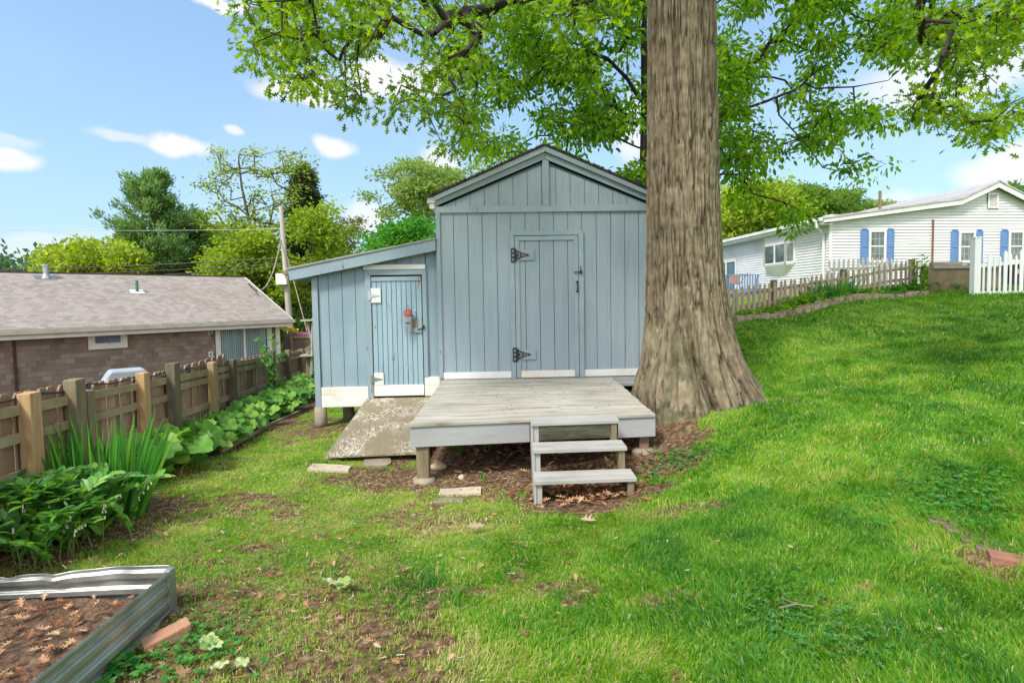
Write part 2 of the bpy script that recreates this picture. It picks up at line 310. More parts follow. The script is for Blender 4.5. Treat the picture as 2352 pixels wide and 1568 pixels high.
g1 = ramp(n, [(.3, (.06, .14, .012)), (.5, (.11, .22, .018)), (.7, (.22, .31, .04))]); x1 = nz(2.6, 9); l.new(x1.outputs['Fac'], g1.inputs[0])
s1 = ramp(n, [(.3, (.045, .026, .015)), (.5, (.115, .07, .042)), (.62, (.19, .125, .08)), (.74, (.30, .22, .15))]); x2 = nz(22, 8); l.new(x2.outputs['Fac'], s1.inputs[0])
x3 = nz(9, 8); ad = n.new('ShaderNodeMath'); ad.operation = 'MULTIPLY_ADD'; l.new(x3.outputs['Fac'], ad.inputs[0]); ad.inputs[1].default_value = .8; ad.inputs[2].default_value = -.4
ad2 = n.new('ShaderNodeMath'); ad2.operation = 'ADD'; l.new(a.outputs['Fac'], ad2.inputs[0]); l.new(ad.outputs[0], ad2.inputs[1])
mr2 = n.new('ShaderNodeMapRange'); l.new(ad2.outputs[0], mr2.inputs[0]); mr2.inputs[1].default_value = .12; mr2.inputs[2].default_value = .42
mx = n.new('ShaderNodeMix'); mx.data_type = 'RGBA'; l.new(mr2.outputs[0], mx.inputs[0]); l.new(g1.outputs[0], mx.inputs[6]); l.new(s1.outputs[0], mx.inputs[7]); l.new(mx.outputs[2], b.inputs['Base Color'])
b.inputs['Roughness'].default_value = .95; b.inputs['Specular IOR Level'].default_value = .1
x4 = nz(45, 4); bp = n.new('ShaderNodeBump'); bp.inputs['Strength'].default_value = .8; bp.inputs['Distance'].default_value = .02; l.new(x4.outputs['Fac'], bp.inputs['Height']); l.new(bp.outputs[0], b.inputs['Normal'])
me = np_mesh('ground', np.stack([X.ravel(), Y.ravel(), Z.ravel()], 1), q.ravel(), np.full(len(q), 4), m, {'bare': bare_fn(X.ravel(), Y.ravel())}, True)
tag(mk('ground', me), kind='structure')

# ------------------------------------------------------------------ the blue shed (local frame: x along the front wall, y into the shed)
TH = math.radians(1.9); P0 = U(1013, 866, 8.0); DX = np.array([math.cos(TH), math.sin(TH)]); DN = np.array([-math.sin(TH), math.cos(TH)])
def S(u, v, z=0): p = P0[:2]+DX*u+DN*v; return (p[0], p[1], z)
def groove_wall(mb, us, z0, ztop, y, th=.012):
    """vertical boards between the groove positions with 8 mm gaps; ztop(u)"""
    for a_, b_ in zip(us[:-1], us[1:]):
        a2, b2 = a_+.004, b_-.004
        mb.hexa([(a2, y, z0), (b2, y, z0), (b2, y+th, z0), (a2, y+th, z0), (a2, y, ztop(a2)), (b2, y, ztop(b2)), (b2, y+th, ztop(b2)), (a2, y+th, ztop(a2))])
sh = Thing('shed', 'blue grey painted gable shed with grooved siding and white bottom boards behind the grey deck', 'shed', S(1.518, 0, -1.12), TH, mode='l')
def shl(f): return f
OX = 1.518       # the empty stands at the middle of the front wall
class MBS(MB):   # shed mesh builder: x measured from the left corner
    def add(s, vs, fs): return MB.add(s, [(v[0]-OX, v[1], v[2]) for v in vs], fs)
PK = 1.518; WR = 3.05
def under(u): return 1.275+(.60)*(1-abs(u-PK)/1.54)-.02
gr = [.02]+[.221+.2015*k for k in range(15)]+[3.04]
mb = MBS(); lo = [g for g in gr if g <= 1.02]+[1.02]; groove_wall(mb, lo, -1.02, lambda u: 1.24, 0)
groove_wall(mb, [2.03]+[g for g in gr if g > 2.05], -1.02, lambda u: 1.24, 0)
groove_wall(mb, [1.02]+[g for g in gr if 1.03 < g < 2.02]+[2.03], .93, lambda u: 1.24, 0)
gg = [.06]+[.26+.2015*k for k in range(14) if .26+.2015*k < 2.95]+[2.98]
groove_wall(mb, gg, 1.29, lambda u: 1.29+max(.01, .60*(1-abs(u-PK)/1.52)), .004)
sh.part('siding', mb, m_siding)
mb = MBS().prism([(0, -1.05), (3.04, -1.05), (3.04, 1.3), (PK, 1.93), (0, 1.3)], .014, .05)      # sheathing behind the grooves, with the other walls
mb.box(0, .06, .05, 3.6, -1.08, 1.32); mb.box(2.98, 3.04, .05, 3.6, -1.08, 1.32); mb.prism([(0, -1.08), (3.04, -1.08), (3.04, 1.3), (PK, 1.93), (0, 1.3)], 3.6, 3.64)
sh.part('wall', mb, M('blue_wall_back', [(.10, .15, .175), (.12, .18, .205)], 2, bump=.1))
mb = MBS()   # roof planes
for s_ in (-1, 1):
    e = (PK-s_*1.66, 1.415); p = (PK, 2.125)
    mb.prism([e, p, (p[0], p[1]+.022), (e[0], e[1]+.022)], -.095, 3.75)
rf = sh.part('roof', mb, m_shingle_dark)
mb = MBS()
for k in range(46):    # ragged shingle edges over the rake
    for s_ in (-1, 1):
        t_ = (k+random.uniform(.05, .3))/46; L_ = random.uniform(.5, .95)/46; f_ = lambda t: (PK-s_*1.66*(1-t), 1.437+.71*t)
        a_, b_ = f_(t_), f_(t_+L_); yy = -.108-random.uniform(0, .012); o_ = random.uniform(.002, .014)
        mb.prism([a_, b_, (b_[0], b_[1]+o_), (a_[0], a_[1]+o_)], yy, -.02)
sh.part('shingle_edge', mb, m_shingle_dark, rf)
mb = MBS()
for s_ in (-1, 1):
    X0 = PK-s_*1.56; zt0, zt1 = 1.413+.03, 2.118; 
    mb.prism([(X0, zt0), (PK-s_*.0015, zt1), (PK-s_*.0015, zt1-.075), (X0, zt0-.065)], -.082, -.055)
    mb.prism([(X0, zt0-.062), (PK-s_*.0015, zt1-.072), (PK-s_*.0015, zt1-.165), (X0, zt0-.135)], -.040, -.008)
sh.part('rake_board', mb, m_trim, bevel=.003)
mb = MBS().box(1.482, 1.572, -.03, -.001, 1.312, 1.955); sh.part('king_post', mb, m_trim, bevel=.003)
mb = MBS().box(-.02, .566, -.028, -.001, 1.222, 1.308).box(.569, 3.06, -.030, -.002, 1.222, 1.31); sh.part('gable_band', mb, m_trim, bevel=.003)
mb = MBS().box(-.022, .036, -.026, .03, -1.10, 1.221); sh.part('corner_board', mb, m_trim_old, bevel=.003)
mb = MBS().box(3.0, 3.062, -.026, .03, -1.10, 1.221); sh.part('corner_board', mb, m_trim_old, bevel=.003)
mb = MBS().box(.04, 1.003, -.022, -.001, -1.112, -1.018); sh.part('bottom_board', mb, m_white, bevel=.003)
mb = MBS().box(2.05, 2.997, -.022, -.001, -1.112, -1.018); sh.part('bottom_board', mb, m_white, bevel=.003)
mb = MBS().box(-.02, 3.05, -.01, .06, -1.25, -1.115).box(1.3, 3.2, -.16, -.02, -1.24, -1.20); sh.part('sill_board', mb, m_rim)
mb = MBS().box(-.13, -.015, -.06, 3.7, 1.36, 1.435).box(-.10, -.03, -.04, -.01, 1.28, 1.36); sh.part('gutter', mb, m_white, bevel=.004)
# door frame and door
mb = MBS()
mb.prism([(1.006, -1.12), (1.07, -1.12), (1.07, .895), (1.006, .955)], -.034, .0); mb.prism([(2.047, -1.12), (2.047, .955), (1.978, .892), (1.978, -1.12)], -.034, .0)
mb.prism([(1.006, .957), (1.070, .897), (1.978, .895), (2.047, .957)], -.034, .0)
sh.part('door_frame', mb, m_trim, bevel=.002)
dr = sh.part('door', MBS().box(1.076, 1.972, -.004, .012, -1.105, .885), m_dark)
mb = MBS(); groove_wall(mb, [1.136, 1.222, 1.4235, 1.625, 1.8265, 1.915], -1.02, lambda u: .826, -.012, .01); sh.part('door_panel', mb, m_siding, dr)
mb = MBS()
mb.prism([(1.077, -1.112), (1.139, -1.112), (1.139, .824), (1.077, .884)], -.030, -.003); mb.prism([(1.912, -1.112), (1.971, -1.112), (1.971, .884), (1.912, .824)], -.030, -.003)
mb.prism([(1.077, .887), (1.139, .827), (1.912, .827), (1.971, .887)], -.030, -.003); sh.part('door_trim', mb, m_trim, dr, bevel=.002)
mb = MBS().box(1.142, 1.909, -.028, -.004, -1.110, -1.015); sh.part('kick_board', mb, m_cream, dr, bevel=.002)
def strap_hinge(zc, u0):
    blk = MBS().box(1.141, 1.351, -.034, -.013, zc-.072, zc+.072); sh.part('hinge_block', blk, m_trim, dr, bevel=.002)
    mb = MBS(); y0, y1 = -.044, -.036
    # fixed leaf on the frame: pierced plate
    for (a_, b_, c_, d_) in [(u0, u0+.014, -.10, .10), (u0+.045, u0+.058, -.075, .075)]: mb.box(a_, b_, y0, y1, zc+c_, zc+d_)
    for zz in (-.088, -.03, .03, .088): mb.box(u0+.012, u0+.047, y0, y1, zc+zz-.009-.004, zc+zz+.009+.004)
    # tapering strap with three openings and a spear end
    mb.box(u0+.062, u0+.085, y0, y1, zc-.078, zc+.078)
    def bar(x0, x1, h0, h1, t0=.016):
        for s_ in (-1, 1): mb.prism([(x0, zc+s_*h0), (x1, zc+s_*h1), (x1, zc+s_*(h1-t0)), (x0, zc+s_*(h0-t0*1.4))] if s_ > 0 else [(x0, zc-h0+t0*1.4), (x1, zc-h1+t0), (x1, zc-h1), (x0, zc-h0)], y0, y1)
    bar(u0+.083, u0+.135, .068, .044); mb.box(u0+.131, u0+.142, y0, y1, zc-.042, zc+.042); bar(u0+.14, u0+.185, .040, .025, .011); mb.box(u0+.182, u0+.192, y0, y1, zc-.024, zc+.024)
    bar(u0+.19, u0+.225, .022, .013, .007); mb.prism([(u0+.222, zc-.022), (u0+.262, zc), (u0+.222, zc+.022)], y0, y1)
    mb.box(u0+.083, u0+.11, y0, y1, zc-.02, zc+.02); mb.box(u0+.14, u0+.16, y0, y1, zc-.009, zc+.009)
    mb.tube([S_(u0+.06, -.048, zc-.1), S_(u0+.06, -.048, zc+.1)], .007, 8)
    sh.part('hinge', mb, m_iron, dr)
def S_(u, v, z): return (u, v, z)
strap_hinge(.622, 1.02); strap_hinge(-.78, 1.024)
mb = MBS().box(1.936, 1.966, -.037, -.031, .222, .247).box(1.936, 1.966, -.037, -.031, .090, .115); mb.tube([(1.951, -.036, .235), (1.951, -.07, .215), (1.951, -.07, .125), (1.951, -.036, .103)], .008, 8); sh.part('door_handle', mb, m_iron, dr)
mb = MBS().tube([(1.905, -.045, .37), (2.0, -.05, .373)], .007, 8).box(1.985, 2.022, -.06, -.034, .35, .395); mb.tube([(2.003, -.05, .39), (1.998, -.055, .46)], .005, 6); sh.part('latch', mb, m_iron)
# ------------------------------------------------------------------ lean-to, built onto the shed: part of the same building
ZL = .10
def le(u): return .40+(u+1.80)*.1955      # underside of its rake board at the wall
mb = MBS(); us = [-1.715, -1.572, -1.382, -1.195, -1.04]
groove_wall(mb, us, -1.21, lambda u: le(u)-.02, ZL); groove_wall(mb, [-.19, -.015], -1.08, lambda u: le(u)-.02, ZL)
groove_wall(mb, [-1.04, -.998, -.80, -.60, -.40, -.20], .40, lambda u: le(u)-.02, ZL); sh.part('side_siding', mb, m_lean)
mb = MBS().prism([(-1.75, -1.22), (0, -1.22), (0, .70), (-1.75, .37)], ZL+.014, ZL+.05); mb.box(-1.78, -1.74, ZL+.05, 3.2, -1.45, .35); sh.part('side_wall', mb, bpy.data.materials['blue_wall_back'])
mb = MBS(); A_ = [(-2.085, .465), (-.025, .862), (-.025, .872+.012), (-2.10, .477+.012)]; mb.prism(A_, -.06, 3.3); rf2 = sh.part('side_roof', mb, M('grey_roof_felt', [(.2, .22, .2), (.3, .32, .3)], 8, bump=.4))
mb = MBS().prism([(-2.08, .462), (-.03, .860), (-.03, .700), (-2.06, .312)], -.045, -.005); sh.part('side_rake_board', mb, m_trim_old, bevel=.004)
mb = MBS().prism([(-2.05, .33), (-1.80, .375), (-1.80, .36), (-2.05, .315)], 0, 3.2).box(-2.075, -2.05, 0, 3.2, .33, .45); sh.part('soffit', mb, m_lean)
mb = MBS().box(-2.16, -2.083, -.03, 3.2, .40, .455).box(-2.13, -2.083, -.02, .03, .35, .40); sh.part('side_gutter', mb, m_concrete)
mb = MBS().box(-1.80, -1.718, ZL-.03, ZL+.06, -1.49, .372); sh.part('side_corner_board', mb, m_trim_old, bevel=.003)
mb = MBS().box(-1.712, -1.052, ZL-.024, ZL, -1.315, -1.208); sh.part('side_bottom_board', mb, m_cream, bevel=.003)
mb = MBS().box(-1.712, -1.03, ZL-.030, ZL, -1.49, -1.318); sh.part('side_bottom_board', mb, m_white, bevel=.003)
mb = MBS().box(-.243, -.004, ZL-.024, ZL, -1.205, -1.082).box(-.243, -.004, ZL-.026, ZL, -1.36, -1.208); sh.part('side_bottom_board', mb, m_cream, bevel=.003)
mb = MBS().box(-1.066, -.192, ZL-.045, ZL-.02, .455, .522); sh.part('header_board', mb, m_white, bevel=.003)
mb = MBS().prism([(-1.05, -1.39), (-.97, -1.39), (-.97, .375), (-1.05, .45)], ZL-.035, ZL+.01); mb.prism([(-.245, .375), (-.245, -1.08), (-.185, -1.08), (-.185, .45)], ZL-.035, ZL+.01)
mb.prism([(-1.05, .452), (-.97, .377), (-.245, .377), (-.185, .452)], ZL-.035, ZL+.01); sh.part('side_door_frame', mb, m_trim_old, bevel=.002)
mb = MBS().box(-.97, -.245, ZL+.0, ZL+.012, -1.35, .375); sdp = sh.part('side_door', mb, m_dark)
mb = MBS(); ub = [-.962+.0698*k for k in range(11)]; ub[-1] = -.255; groove_wall(mb, ub, -1.19, lambda u: .30, ZL-.02, .018)
sh.part('door_boards', mb, m_olddoor, sdp)
sh.part('door_rail', MBS().box(-.962, -.262, ZL-.034, ZL-.021, .292, .352), m_trim_old, sdp, bevel=.002)
sh.part('kick_board', MBS().box(-.960, -.252, ZL-.036, ZL-.021, -1.345, -1.19), m_white, sdp, bevel=.002)
for z0_, z1_ in ((-.012, .191), (-1.188, -1.012)):
    u0 = -.967 if z0_ > -1 else -.957
    sh.part('hinge_block', MBS().box(u0, u0+.135, ZL-.04, ZL-.021, z0_, z1_), m_white, sdp, bevel=.002)
    zc = (z0_+z1_)/2; mb = MBS().box(u0-.045, u0-.008, ZL-.046, ZL-.038, zc-.06, zc+.06).prism([(u0-.006, zc+.028), (u0+.12, zc+.004), (u0+.12, zc-.004), (u0-.006, zc-.028)], ZL-.049, ZL-.042)
    mb.tube([(u0-.006, ZL-.048, zc-.06), (u0-.006, ZL-.048, zc+.06)], .006, 6); sh.part('hinge', mb, m_steel if z0_ < -1 else M('painted_hinge', [(.3, .38, .42), (.45, .5, .52)], 20), sdp)
sh.part('latch_block', MBS().box(-.405, -.262, ZL-.045, ZL-.021, -.445, -.378), m_trim_old, sdp, bevel=.002)
sh.part('bare_patch', MBS().box(-.385, -.318, ZL-.03, ZL-.021, -.376, -.255), M('bare_wood_patch', [(.12, .09, .06), (.28, .20, .13)], 12, bump=.3), sdp)
mb = MBS().box(-.25, -.225, ZL-.06, ZL-.036, -.39, -.34); mb.tube([(-.325, ZL-.05, -.405), (-.24, ZL-.055, -.375)], .008, 8); sh.part('latch', mb, m_iron, sdp)
mb = MBS().box(-.372, -.350, ZL-.025, ZL-.02, -.14, -.115); mb.tube([(-.361, ZL-.025, -.13), (-.361, ZL-.05, -.15), (-.361, ZL-.05, -.225), (-.361, ZL-.025, -.245)], .007, 8); sh.part('door_handle', mb, bpy.data.materials['painted_hinge'], sdp)
mb = MBS().lathe([(.085, -1.80), (.09, -1.7), (.082, -1.49)], -1.745, ZL+.02, 20); sh.part('foundation_pier', mb, m_concrete, smooth=True)
mb = MBS().lathe([(.085, -1.80), (.085, -1.49)], -1.45, ZL+.42, 16); sh.part('foundation_pier', mb, m_concrete, smooth=True)
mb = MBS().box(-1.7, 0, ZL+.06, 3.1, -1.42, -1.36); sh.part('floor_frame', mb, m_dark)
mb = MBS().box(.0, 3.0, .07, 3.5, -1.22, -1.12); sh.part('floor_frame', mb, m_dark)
# wind chime on the lean-to door
wc = Thing('wind_chime', 'red clay wind chime with metal tubes hanging on the small blue door', 'wind chime', S(-.447, ZL-.07, -.5), TH, mode='l')
mb = MB().tube([(0, -.028, -.165), (0, 0, -.163)], [.056, .058], 20); mb.tube([(0, -.034, -.165), (0, -.028, -.165)], [.035, .05], 20); wc.part('disc', mb, M('red_clay', [(.25, .06, .05), (.38, .11, .09)], 20), smooth=False)
mb = MB()
for sx_ in (-.03, .03): mb.tube([(sx_, -.01, -.12), (0, 0, -.05)], .0025, 5)
wc.part('cord', mb, m_iron)
for k, (x_, zb) in enumerate([(-.038, -.47), (-.016, -.36), (.006, -.50), (.026, -.42), (.042, -.38)]):
    wc.part('tube', MB().tube([(x_, -.02, zb), (x_, -.02, -.215)], .0075, 8), m_steel)
wc.part('clapper', MB().box(-.03, .03, -.035, -.028, -.315, -.30), m_dark)
# ------------------------------------------------------------------ deck
FL, FR = np.array([-1.039, 5.60, -1.223]), np.array([1.477, 5.83, -1.208]); BL, BR = np.array(S(.03, -.03, -1.118)), np.array(S(2.43, -.03, -1.128))
dk = Thing('deck', 'low weathered grey wooden deck in front of the blue shed door', 'deck', ((FL+BR)[0]/2, (FL+BR)[1]/2, -1.8))
def dp(s_, t_): return (FL*(1-s_)+FR*s_)*(1-t_)+(BL*(1-s_)+BR*s_)*t_
mb = MB(); nb = 17
for k in range(nb):
    t0, t1 = k/nb+.0012, (k+1)/nb-.0012; jl, jr = random.uniform(-.004, .004), random.uniform(-.004, .004)
    dn = np.array([0, 0, -.032]); c = [dp(jl, t0), dp(1+jr, t0), dp(1+jr, t1), dp(jl, t1)]
    if k == 0: ov = np.array([0, -.02, 0]); c[0] = c[0]+ov; c[1] = c[1]+ov
    mb.hexa([p+dn for p in c]+[p for p in c])
dk.part('deck_boards', mb, m_deck, bevel=.004)
zr = np.array([0, 0, -.034]); hh_ = np.array([0, 0, -.205])
def rimp(a_, b_, in_, mat, nm='rim_board', h=hh_):
    a_ = a_+zr; b_ = b_+zr; in_ = np.array(in_); m_ = MB().hexa([a_+h, b_+h, b_+in_+h, a_+in_+h, a_, b_, b_+in_, a_+in_]); dk.part(nm, m_, mat, bevel=.004)
rimp(dp(0, 0), dp(.478, 0), (0, .04, 0), m_rim); rimp(dp(.48, 0)+[0, .03, 0], dp(.822, 0)+[0, .03, 0], (0, .04, 0), m_raw); rimp(dp(.824, 0), dp(1, 0), (0, .04, 0), m_rim)
rimp(dp(0, .02)+[.003, 0, 0], dp(0, 1)+[.003, 0, 0], (.04, 0, 0), m_rim); rimp(dp(1, .02)-[.043, 0, 0], dp(1, 1)-[.043, 0, 0], (.04, 0, 0), m_rim)
mb = MB()
for s_ in (.17, .33, .5, .66, .83): mb.beam(dp(s_, .03)+[0, 0, -.12], dp(s_, .98)+[0, 0, -.12], .04, .16)
dk.part('joist', mb, m_raw)
def post(x_, y_, zt, wd, nm='post', mat=m_postwood, foot=True):
    zg = Hs(x_, y_); mb = MB().box(x_-wd/2, x_+wd/2, y_-wd/2, y_+wd/2, zg-.05, zt); p = dk.part(nm, mb, mat, bevel=.006)
    if foot:
        m2 = MB().lathe([(.10, zg-.1), (.125, zg-.0), (.115, zg+.03), (.085, zg+.045)], x_-.0, y_, 14); dk.part('footing', m2, m_concrete, p, smooth=True)
post(-.925, 5.70, -1.46, .125); post(1.37, 5.93, -1.44, .10, mat=M('reddish_post', [(.13, .08, .05), (.22, .15, .10)], 6)); post(-.9, 7.6, -1.4, .1); post(.2, 7.6, -1.4, .1, foot=False); post(1.3, 7.6, -1.4, .1, foot=False)
# steps
st = Thing('steps', 'three tread grey wooden steps leading up to the front of the deck', 'steps', (.6, 5.1, -1.78))
def tread(x0, x1, yf, yb, z, nm='tread', slant=.02):
    mb = MB(); ym = yf+(yb-yf)*.52
    for a_, b_ in ((yf, ym-.0025), (ym+.0025, yb)):
        mb.hexa([(x0, a_, z-.038), (x1, a_+slant, z-.036), (x1, b_+slant, z-.036), (x0, b_, z-.038), (x0, a_, z), (x1, a_+slant, z+.0), (x1, b_+slant, z+.0), (x0, b_, z)])
    st.part(nm, mb, m_step, bevel=.005)
tread(.165, 1.012, 5.30, 5.565, -1.163, slant=.06); tread(.172, 1.03, 5.03, 5.30, -1.352, slant=.05); tread(.172, 1.062, 4.78, 5.05, -1.557, slant=.05)
for x_, sl in ((.165, 0), (.955, .05)):
    zg = Hs(x_, 4.82)-.03
    outl = [(4.80, zg), (4.80, -1.597), (5.05, -1.597), (5.05, -1.392), (5.32, -1.392), (5.32, -1.203), (5.575, -1.203), (5.575, -1.45), (5.36, -1.60), (5.12, zg+.01)]
    mb = MB()
    if sl == 0:
        mb.prism([(a_-.0, b_) for a_, b_ in outl], x_, x_+.022, 'yz')
        for yf, zb, zt in ((4.81, zg, -1.597), (5.06, -1.75, -1.392), (5.33, -1.5, -1.203)): mb.box(x_+.024, x_+.072, yf, yf+.07, zb, zt)
    else:
        for yf, zb, zt, dx in ((4.85, zg, -1.597, .03), (5.10, -1.70, -1.392, .0), (5.37, -1.392, -1.203, -.02)): mb.box(x_+dx, x_+dx+.055, yf, yf+.075, zb, zt)
        mb.prism([(a_+.12, b_) for a_, b_ in outl], x_+.056, x_+.062, 'yz')
    st.part('stringer', mb, m_step if sl == 0 else m_postwood)
# plywood ramp
m_ply, n, l, b = new_mat('ramp_plywood'); t = n.new('ShaderNodeTexCoord'); mp = n.new('ShaderNodeMapping'); mp.inputs['Scale'].default_value = (1.5, .55, 1); l.new(t.outputs['Object'], mp.inputs[0])
xa = n.new('ShaderNodeTexNoise'); xa.inputs['Scale'].default_value = 4.2; xa.inputs['Detail'].default_value = 2.5; l.new(mp.outputs[0], xa.inputs[0])
s1_ = n.new('ShaderNodeMath'); s1_.operation = 'MULTIPLY'; s1_.inputs[1].default_value = 85; l.new(xa.outputs['Fac'], s1_.inputs[0]); s2_ = n.new('ShaderNodeMath'); s2_.operation = 'SINE'; l.new(s1_.outputs[0], s2_.inputs[0])
xb = n.new('ShaderNodeTexNoise'); xb.inputs['Scale'].default_value = 3.3; xb.inputs['Detail'].default_value = 8; l.new(t.outputs['Object'], xb.inputs[0])
s3_ = n.new('ShaderNodeMath'); s3_.operation = 'MULTIPLY_ADD'; l.new(xb.outputs['Fac'], s3_.inputs[0]); s3_.inputs[1].default_value = 6; s3_.inputs[2].default_value = -3.25
s4_ = n.new('ShaderNodeMath'); s4_.operation = 'ADD'; l.new(s2_.outputs[0], s4_.inputs[0]); l.new(s3_.outputs[0], s4_.inputs[1])
rr = ramp(n, [(.0, (.19, .155, .10)), (.25, (.25, .21, .145)), (.55, (.30, .26, .19)), (.78, (.37, .34, .28)), (1, (.42, .395, .345))]); l.new(s4_.outputs[0], rr.inputs[0]); l.new(rr.outputs[0], b.inputs['Base Color']); b.inputs['Roughness'].default_value = .6
R1, R2 = np.array(S(-1.06, .06, -1.37)), np.array(S(.02, .06, -1.37)); R3, R4 = G(745, 1048, -1.70), G(745, 1048, -1.70)+[1.12, .10, 0]; th_ = np.array([0, 0, -.02])
mb = MB().hexa([R3+th_, R4+th_, R2+th_, R1+th_, R3, R4, R2, R1]); single('plywood_ramp', mb, m_ply, 'stained plywood ramp with swirling paint remains below the small blue door', 'ramp', loc=tuple((R1+R4)/2))
# paving slabs
def slab(px, py, wd, dp_, rz, label, mat=m_paver, h=.05, zup=.02, tilt=0):
    p = np.array([0, 0, 0.]); p = G(px, py, -1.75)
    for _ in range(4): p = G(px, py, Hs(p[0], p[1])+zup)
    mb = MB(); o_ = []
    for k in range(14):
        a_ = 2*math.pi*k/14; c_, s_ = math.cos(a_), math.sin(a_); r_ = 1/max(abs(c_)/(wd/2), abs(s_)/(dp_/2))*(1+random.uniform(-.05, .03)); o_.append((r_*c_, r_*s_))
    cr, sr = math.cos(rz), math.sin(rz); o_ = [(p[0]+a_*cr-b_*sr, p[1]+a_*sr+b_*cr) for a_, b_ in o_]
    mb.add([(a_, b_, Hs(a_, b_)-h+zup) for a_, b_ in o_]+[(a_, b_, Hs(a_, b_)+zup+.004) for a_, b_ in o_], [tuple(range(13, -1, -1)), tuple(range(14, 28))]+[(i, (i+1) % 14, (i+1) % 14+14, i+14) for i in range(14)])
    single('paving_slab', mb, mat, label, 'paving slab', group='paving slabs by the deck')
slab(757, 1073, .42, .24, .05, 'pinkish paving slab at the foot of the plywood ramp, left of its neighbour'); slab(866, 1060, .30, .26, .3, 'smaller paving slab half sunk in grass at the foot of the plywood ramp, right of its neighbour', m_concrete)
slab(1058, 1127, .40, .20, .03, 'flat paving slab lying in the bare soil left of the steps'); slab(1030, 1149, .26, .13, .1, 'small paving slab sunk in grass in front of a larger slab left of the steps', m_concrete, zup=.01)
# ------------------------------------------------------------------ vegetation tools
def quad_tpl(): return np.array([(-.5, 0, 0), (0, -.28, .04), (.5, 0, 0), (0, .28, .04)]), [(0, 1, 2, 3)]
def leaf_tpl(w_=.27, fold=.07):       # plain pointed leaf with a fold, stem at x=0, tip at x=1
    V = [(0, 0, 0), (.3, w_, fold), (.7, w_*.75, fold*.9), (1, 0, -.05), (.7, -w_*.75, fold*.9), (.3, -w_, fold), (.5, 0, 0)]
    return np.array(V), [(0, 6, 2, 1), (6, 3, 2), (0, 5, 4, 6), (6, 4, 3)]
def oak_tpl():                        # deeply lobed oak leaf
    h = [(0, .02), (.18, .05), (.22, .20), (.32, .07), (.42, .10), (.50, .36), (.58, .12), (.66, .10), (.78, .30), (.80, .09), (1.0, 0)]
    n_ = len(h); V = [(x, 0, 0) for x in (0, .35, .6, .8)]+[(x, y, y*.25) for x, y in h]+[(x, -y, y*.25) for x, y in h[:-1]]
    a = lambda i: 4+i; c = lambda i: 4+n_+i if i < n_-1 else 4+n_-1
    F_ = []
    for f in (a, c):
        g = [(0, f(0), f(1), f(2), f(3), 1), (1, f(3), f(4), f(5), f(6), 2), (2, f(6), f(7), f(8), f(9), 3), (3, f(9), f(10))]
        F_ += g if f is a else [tuple(reversed(q)) for q in g]
    return np.array(V, float), F_
def frames(dirs, norms):
    x = dirs/np.linalg.norm(dirs, axis=1, keepdims=True); z = norms-(norms*x).sum(1, keepdims=True)*x; z /= np.linalg.norm(z, axis=1, keepdims=True)+1e-9
    return np.stack([x, np.cross(z, x), z], -1)       # columns
def leaves_arrays(pos, dirs, norms, size, tpl):
    V, F_ = tpl; R = frames(dirs, norms); P = np.einsum('nij,vj->nvi', R, V)*size[:, None, None]+pos[:, None, :]
    nv = len(V); n_ = len(pos); loops = np.array([i for f in F_ for i in f]); tot = np.array([len(f) for f in F_])
    return P.reshape(-1, 3), (np.arange(n_)[:, None]*nv+loops).ravel(), np.tile(tot, n_)
def rand_dirs(n_, zbias=0, zs=1): d = RS.normal(size=(n_, 3)); d[:, 2] = d[:, 2]*zs+zbias; return d/np.linalg.norm(d, axis=1, keepdims=True)
def grow(trunk, attr, step=.35, wob=.12, rtrunk=None, rtip=.006, expo=.42, droop=0):
    """attach attractor points to a trunk polyline, nearest first; returns nodes, parents, radii"""
    P = [np.array(trunk[0], float)]; par = [-1]
    for a_, b_ in zip(trunk[:-1], trunk[1:]):
        a_ = np.array(a_, float); b_ = np.array(b_, float); k = max(1, int(np.linalg.norm(b_-a_)/step))
        for i in range(1, k+1): P.append(a_+(b_-a_)*i/k); par.append(len(P)-2)
    nt_ = len(P); arr = np.zeros((len(P)+len(attr)*40+10, 3)); arr[:nt_] = P; cnt = nt_; parent = par[:]; depth = list(range(nt_))
    d0 = ((attr[:, None, :]-arr[None, :nt_, :])**2).sum(-1).min(1); order = np.argsort(d0); tips = []
    hi = np.array([0.]*0)
    for ai in order:
        a_ = attr[ai]; df = arr[:cnt]-a_; ds = (df**2).sum(1)**.5
        ds = ds + .35*np.maximum(arr[:cnt, 2]-a_[2]+.0, 0)*(0 if droop else 1)
        j = int(ds.argmin()); L_ = np.linalg.norm(arr[j]-a_); k = max(1, min(30, int(L_/step))); p0 = arr[j].copy(); prev = j
        side = RS.normal(size=3)*wob*L_
        for i in range(1, k+1):
            t_ = i/k; q_ = p0+(a_-p0)*t_+side*math.sin(math.pi*t_)*.6+np.array([0, 0, 1])*L_*(.14 if not droop else .10)*math.sin(math.pi*t_)
            if cnt >= len(arr): break
            arr[cnt] = q_; parent.append(prev); prev = cnt; cnt += 1
        tips.append(prev)
    c_ = np.zeros(cnt); 
    for t_ in tips: c_[t_] += 1
    for i in range(cnt-1, 0, -1):
        if parent[i] >= 0: c_[parent[i]] += c_[i]
    r_ = rtip*np.maximum(c_, 1)**expo
    if rtrunk is not None:
        tt = np.linspace(0, 1, nt_); r_[:nt_] = np.interp(tt, np.linspace(0, 1, len(rtrunk)), rtrunk)
        for i in range(nt_, cnt): r_[i] = min(r_[i], r_[parent[i]]*.85 if parent[i] < nt_ else r_[parent[i]])
    return arr[:cnt], np.array(parent), r_, np.array(tips)
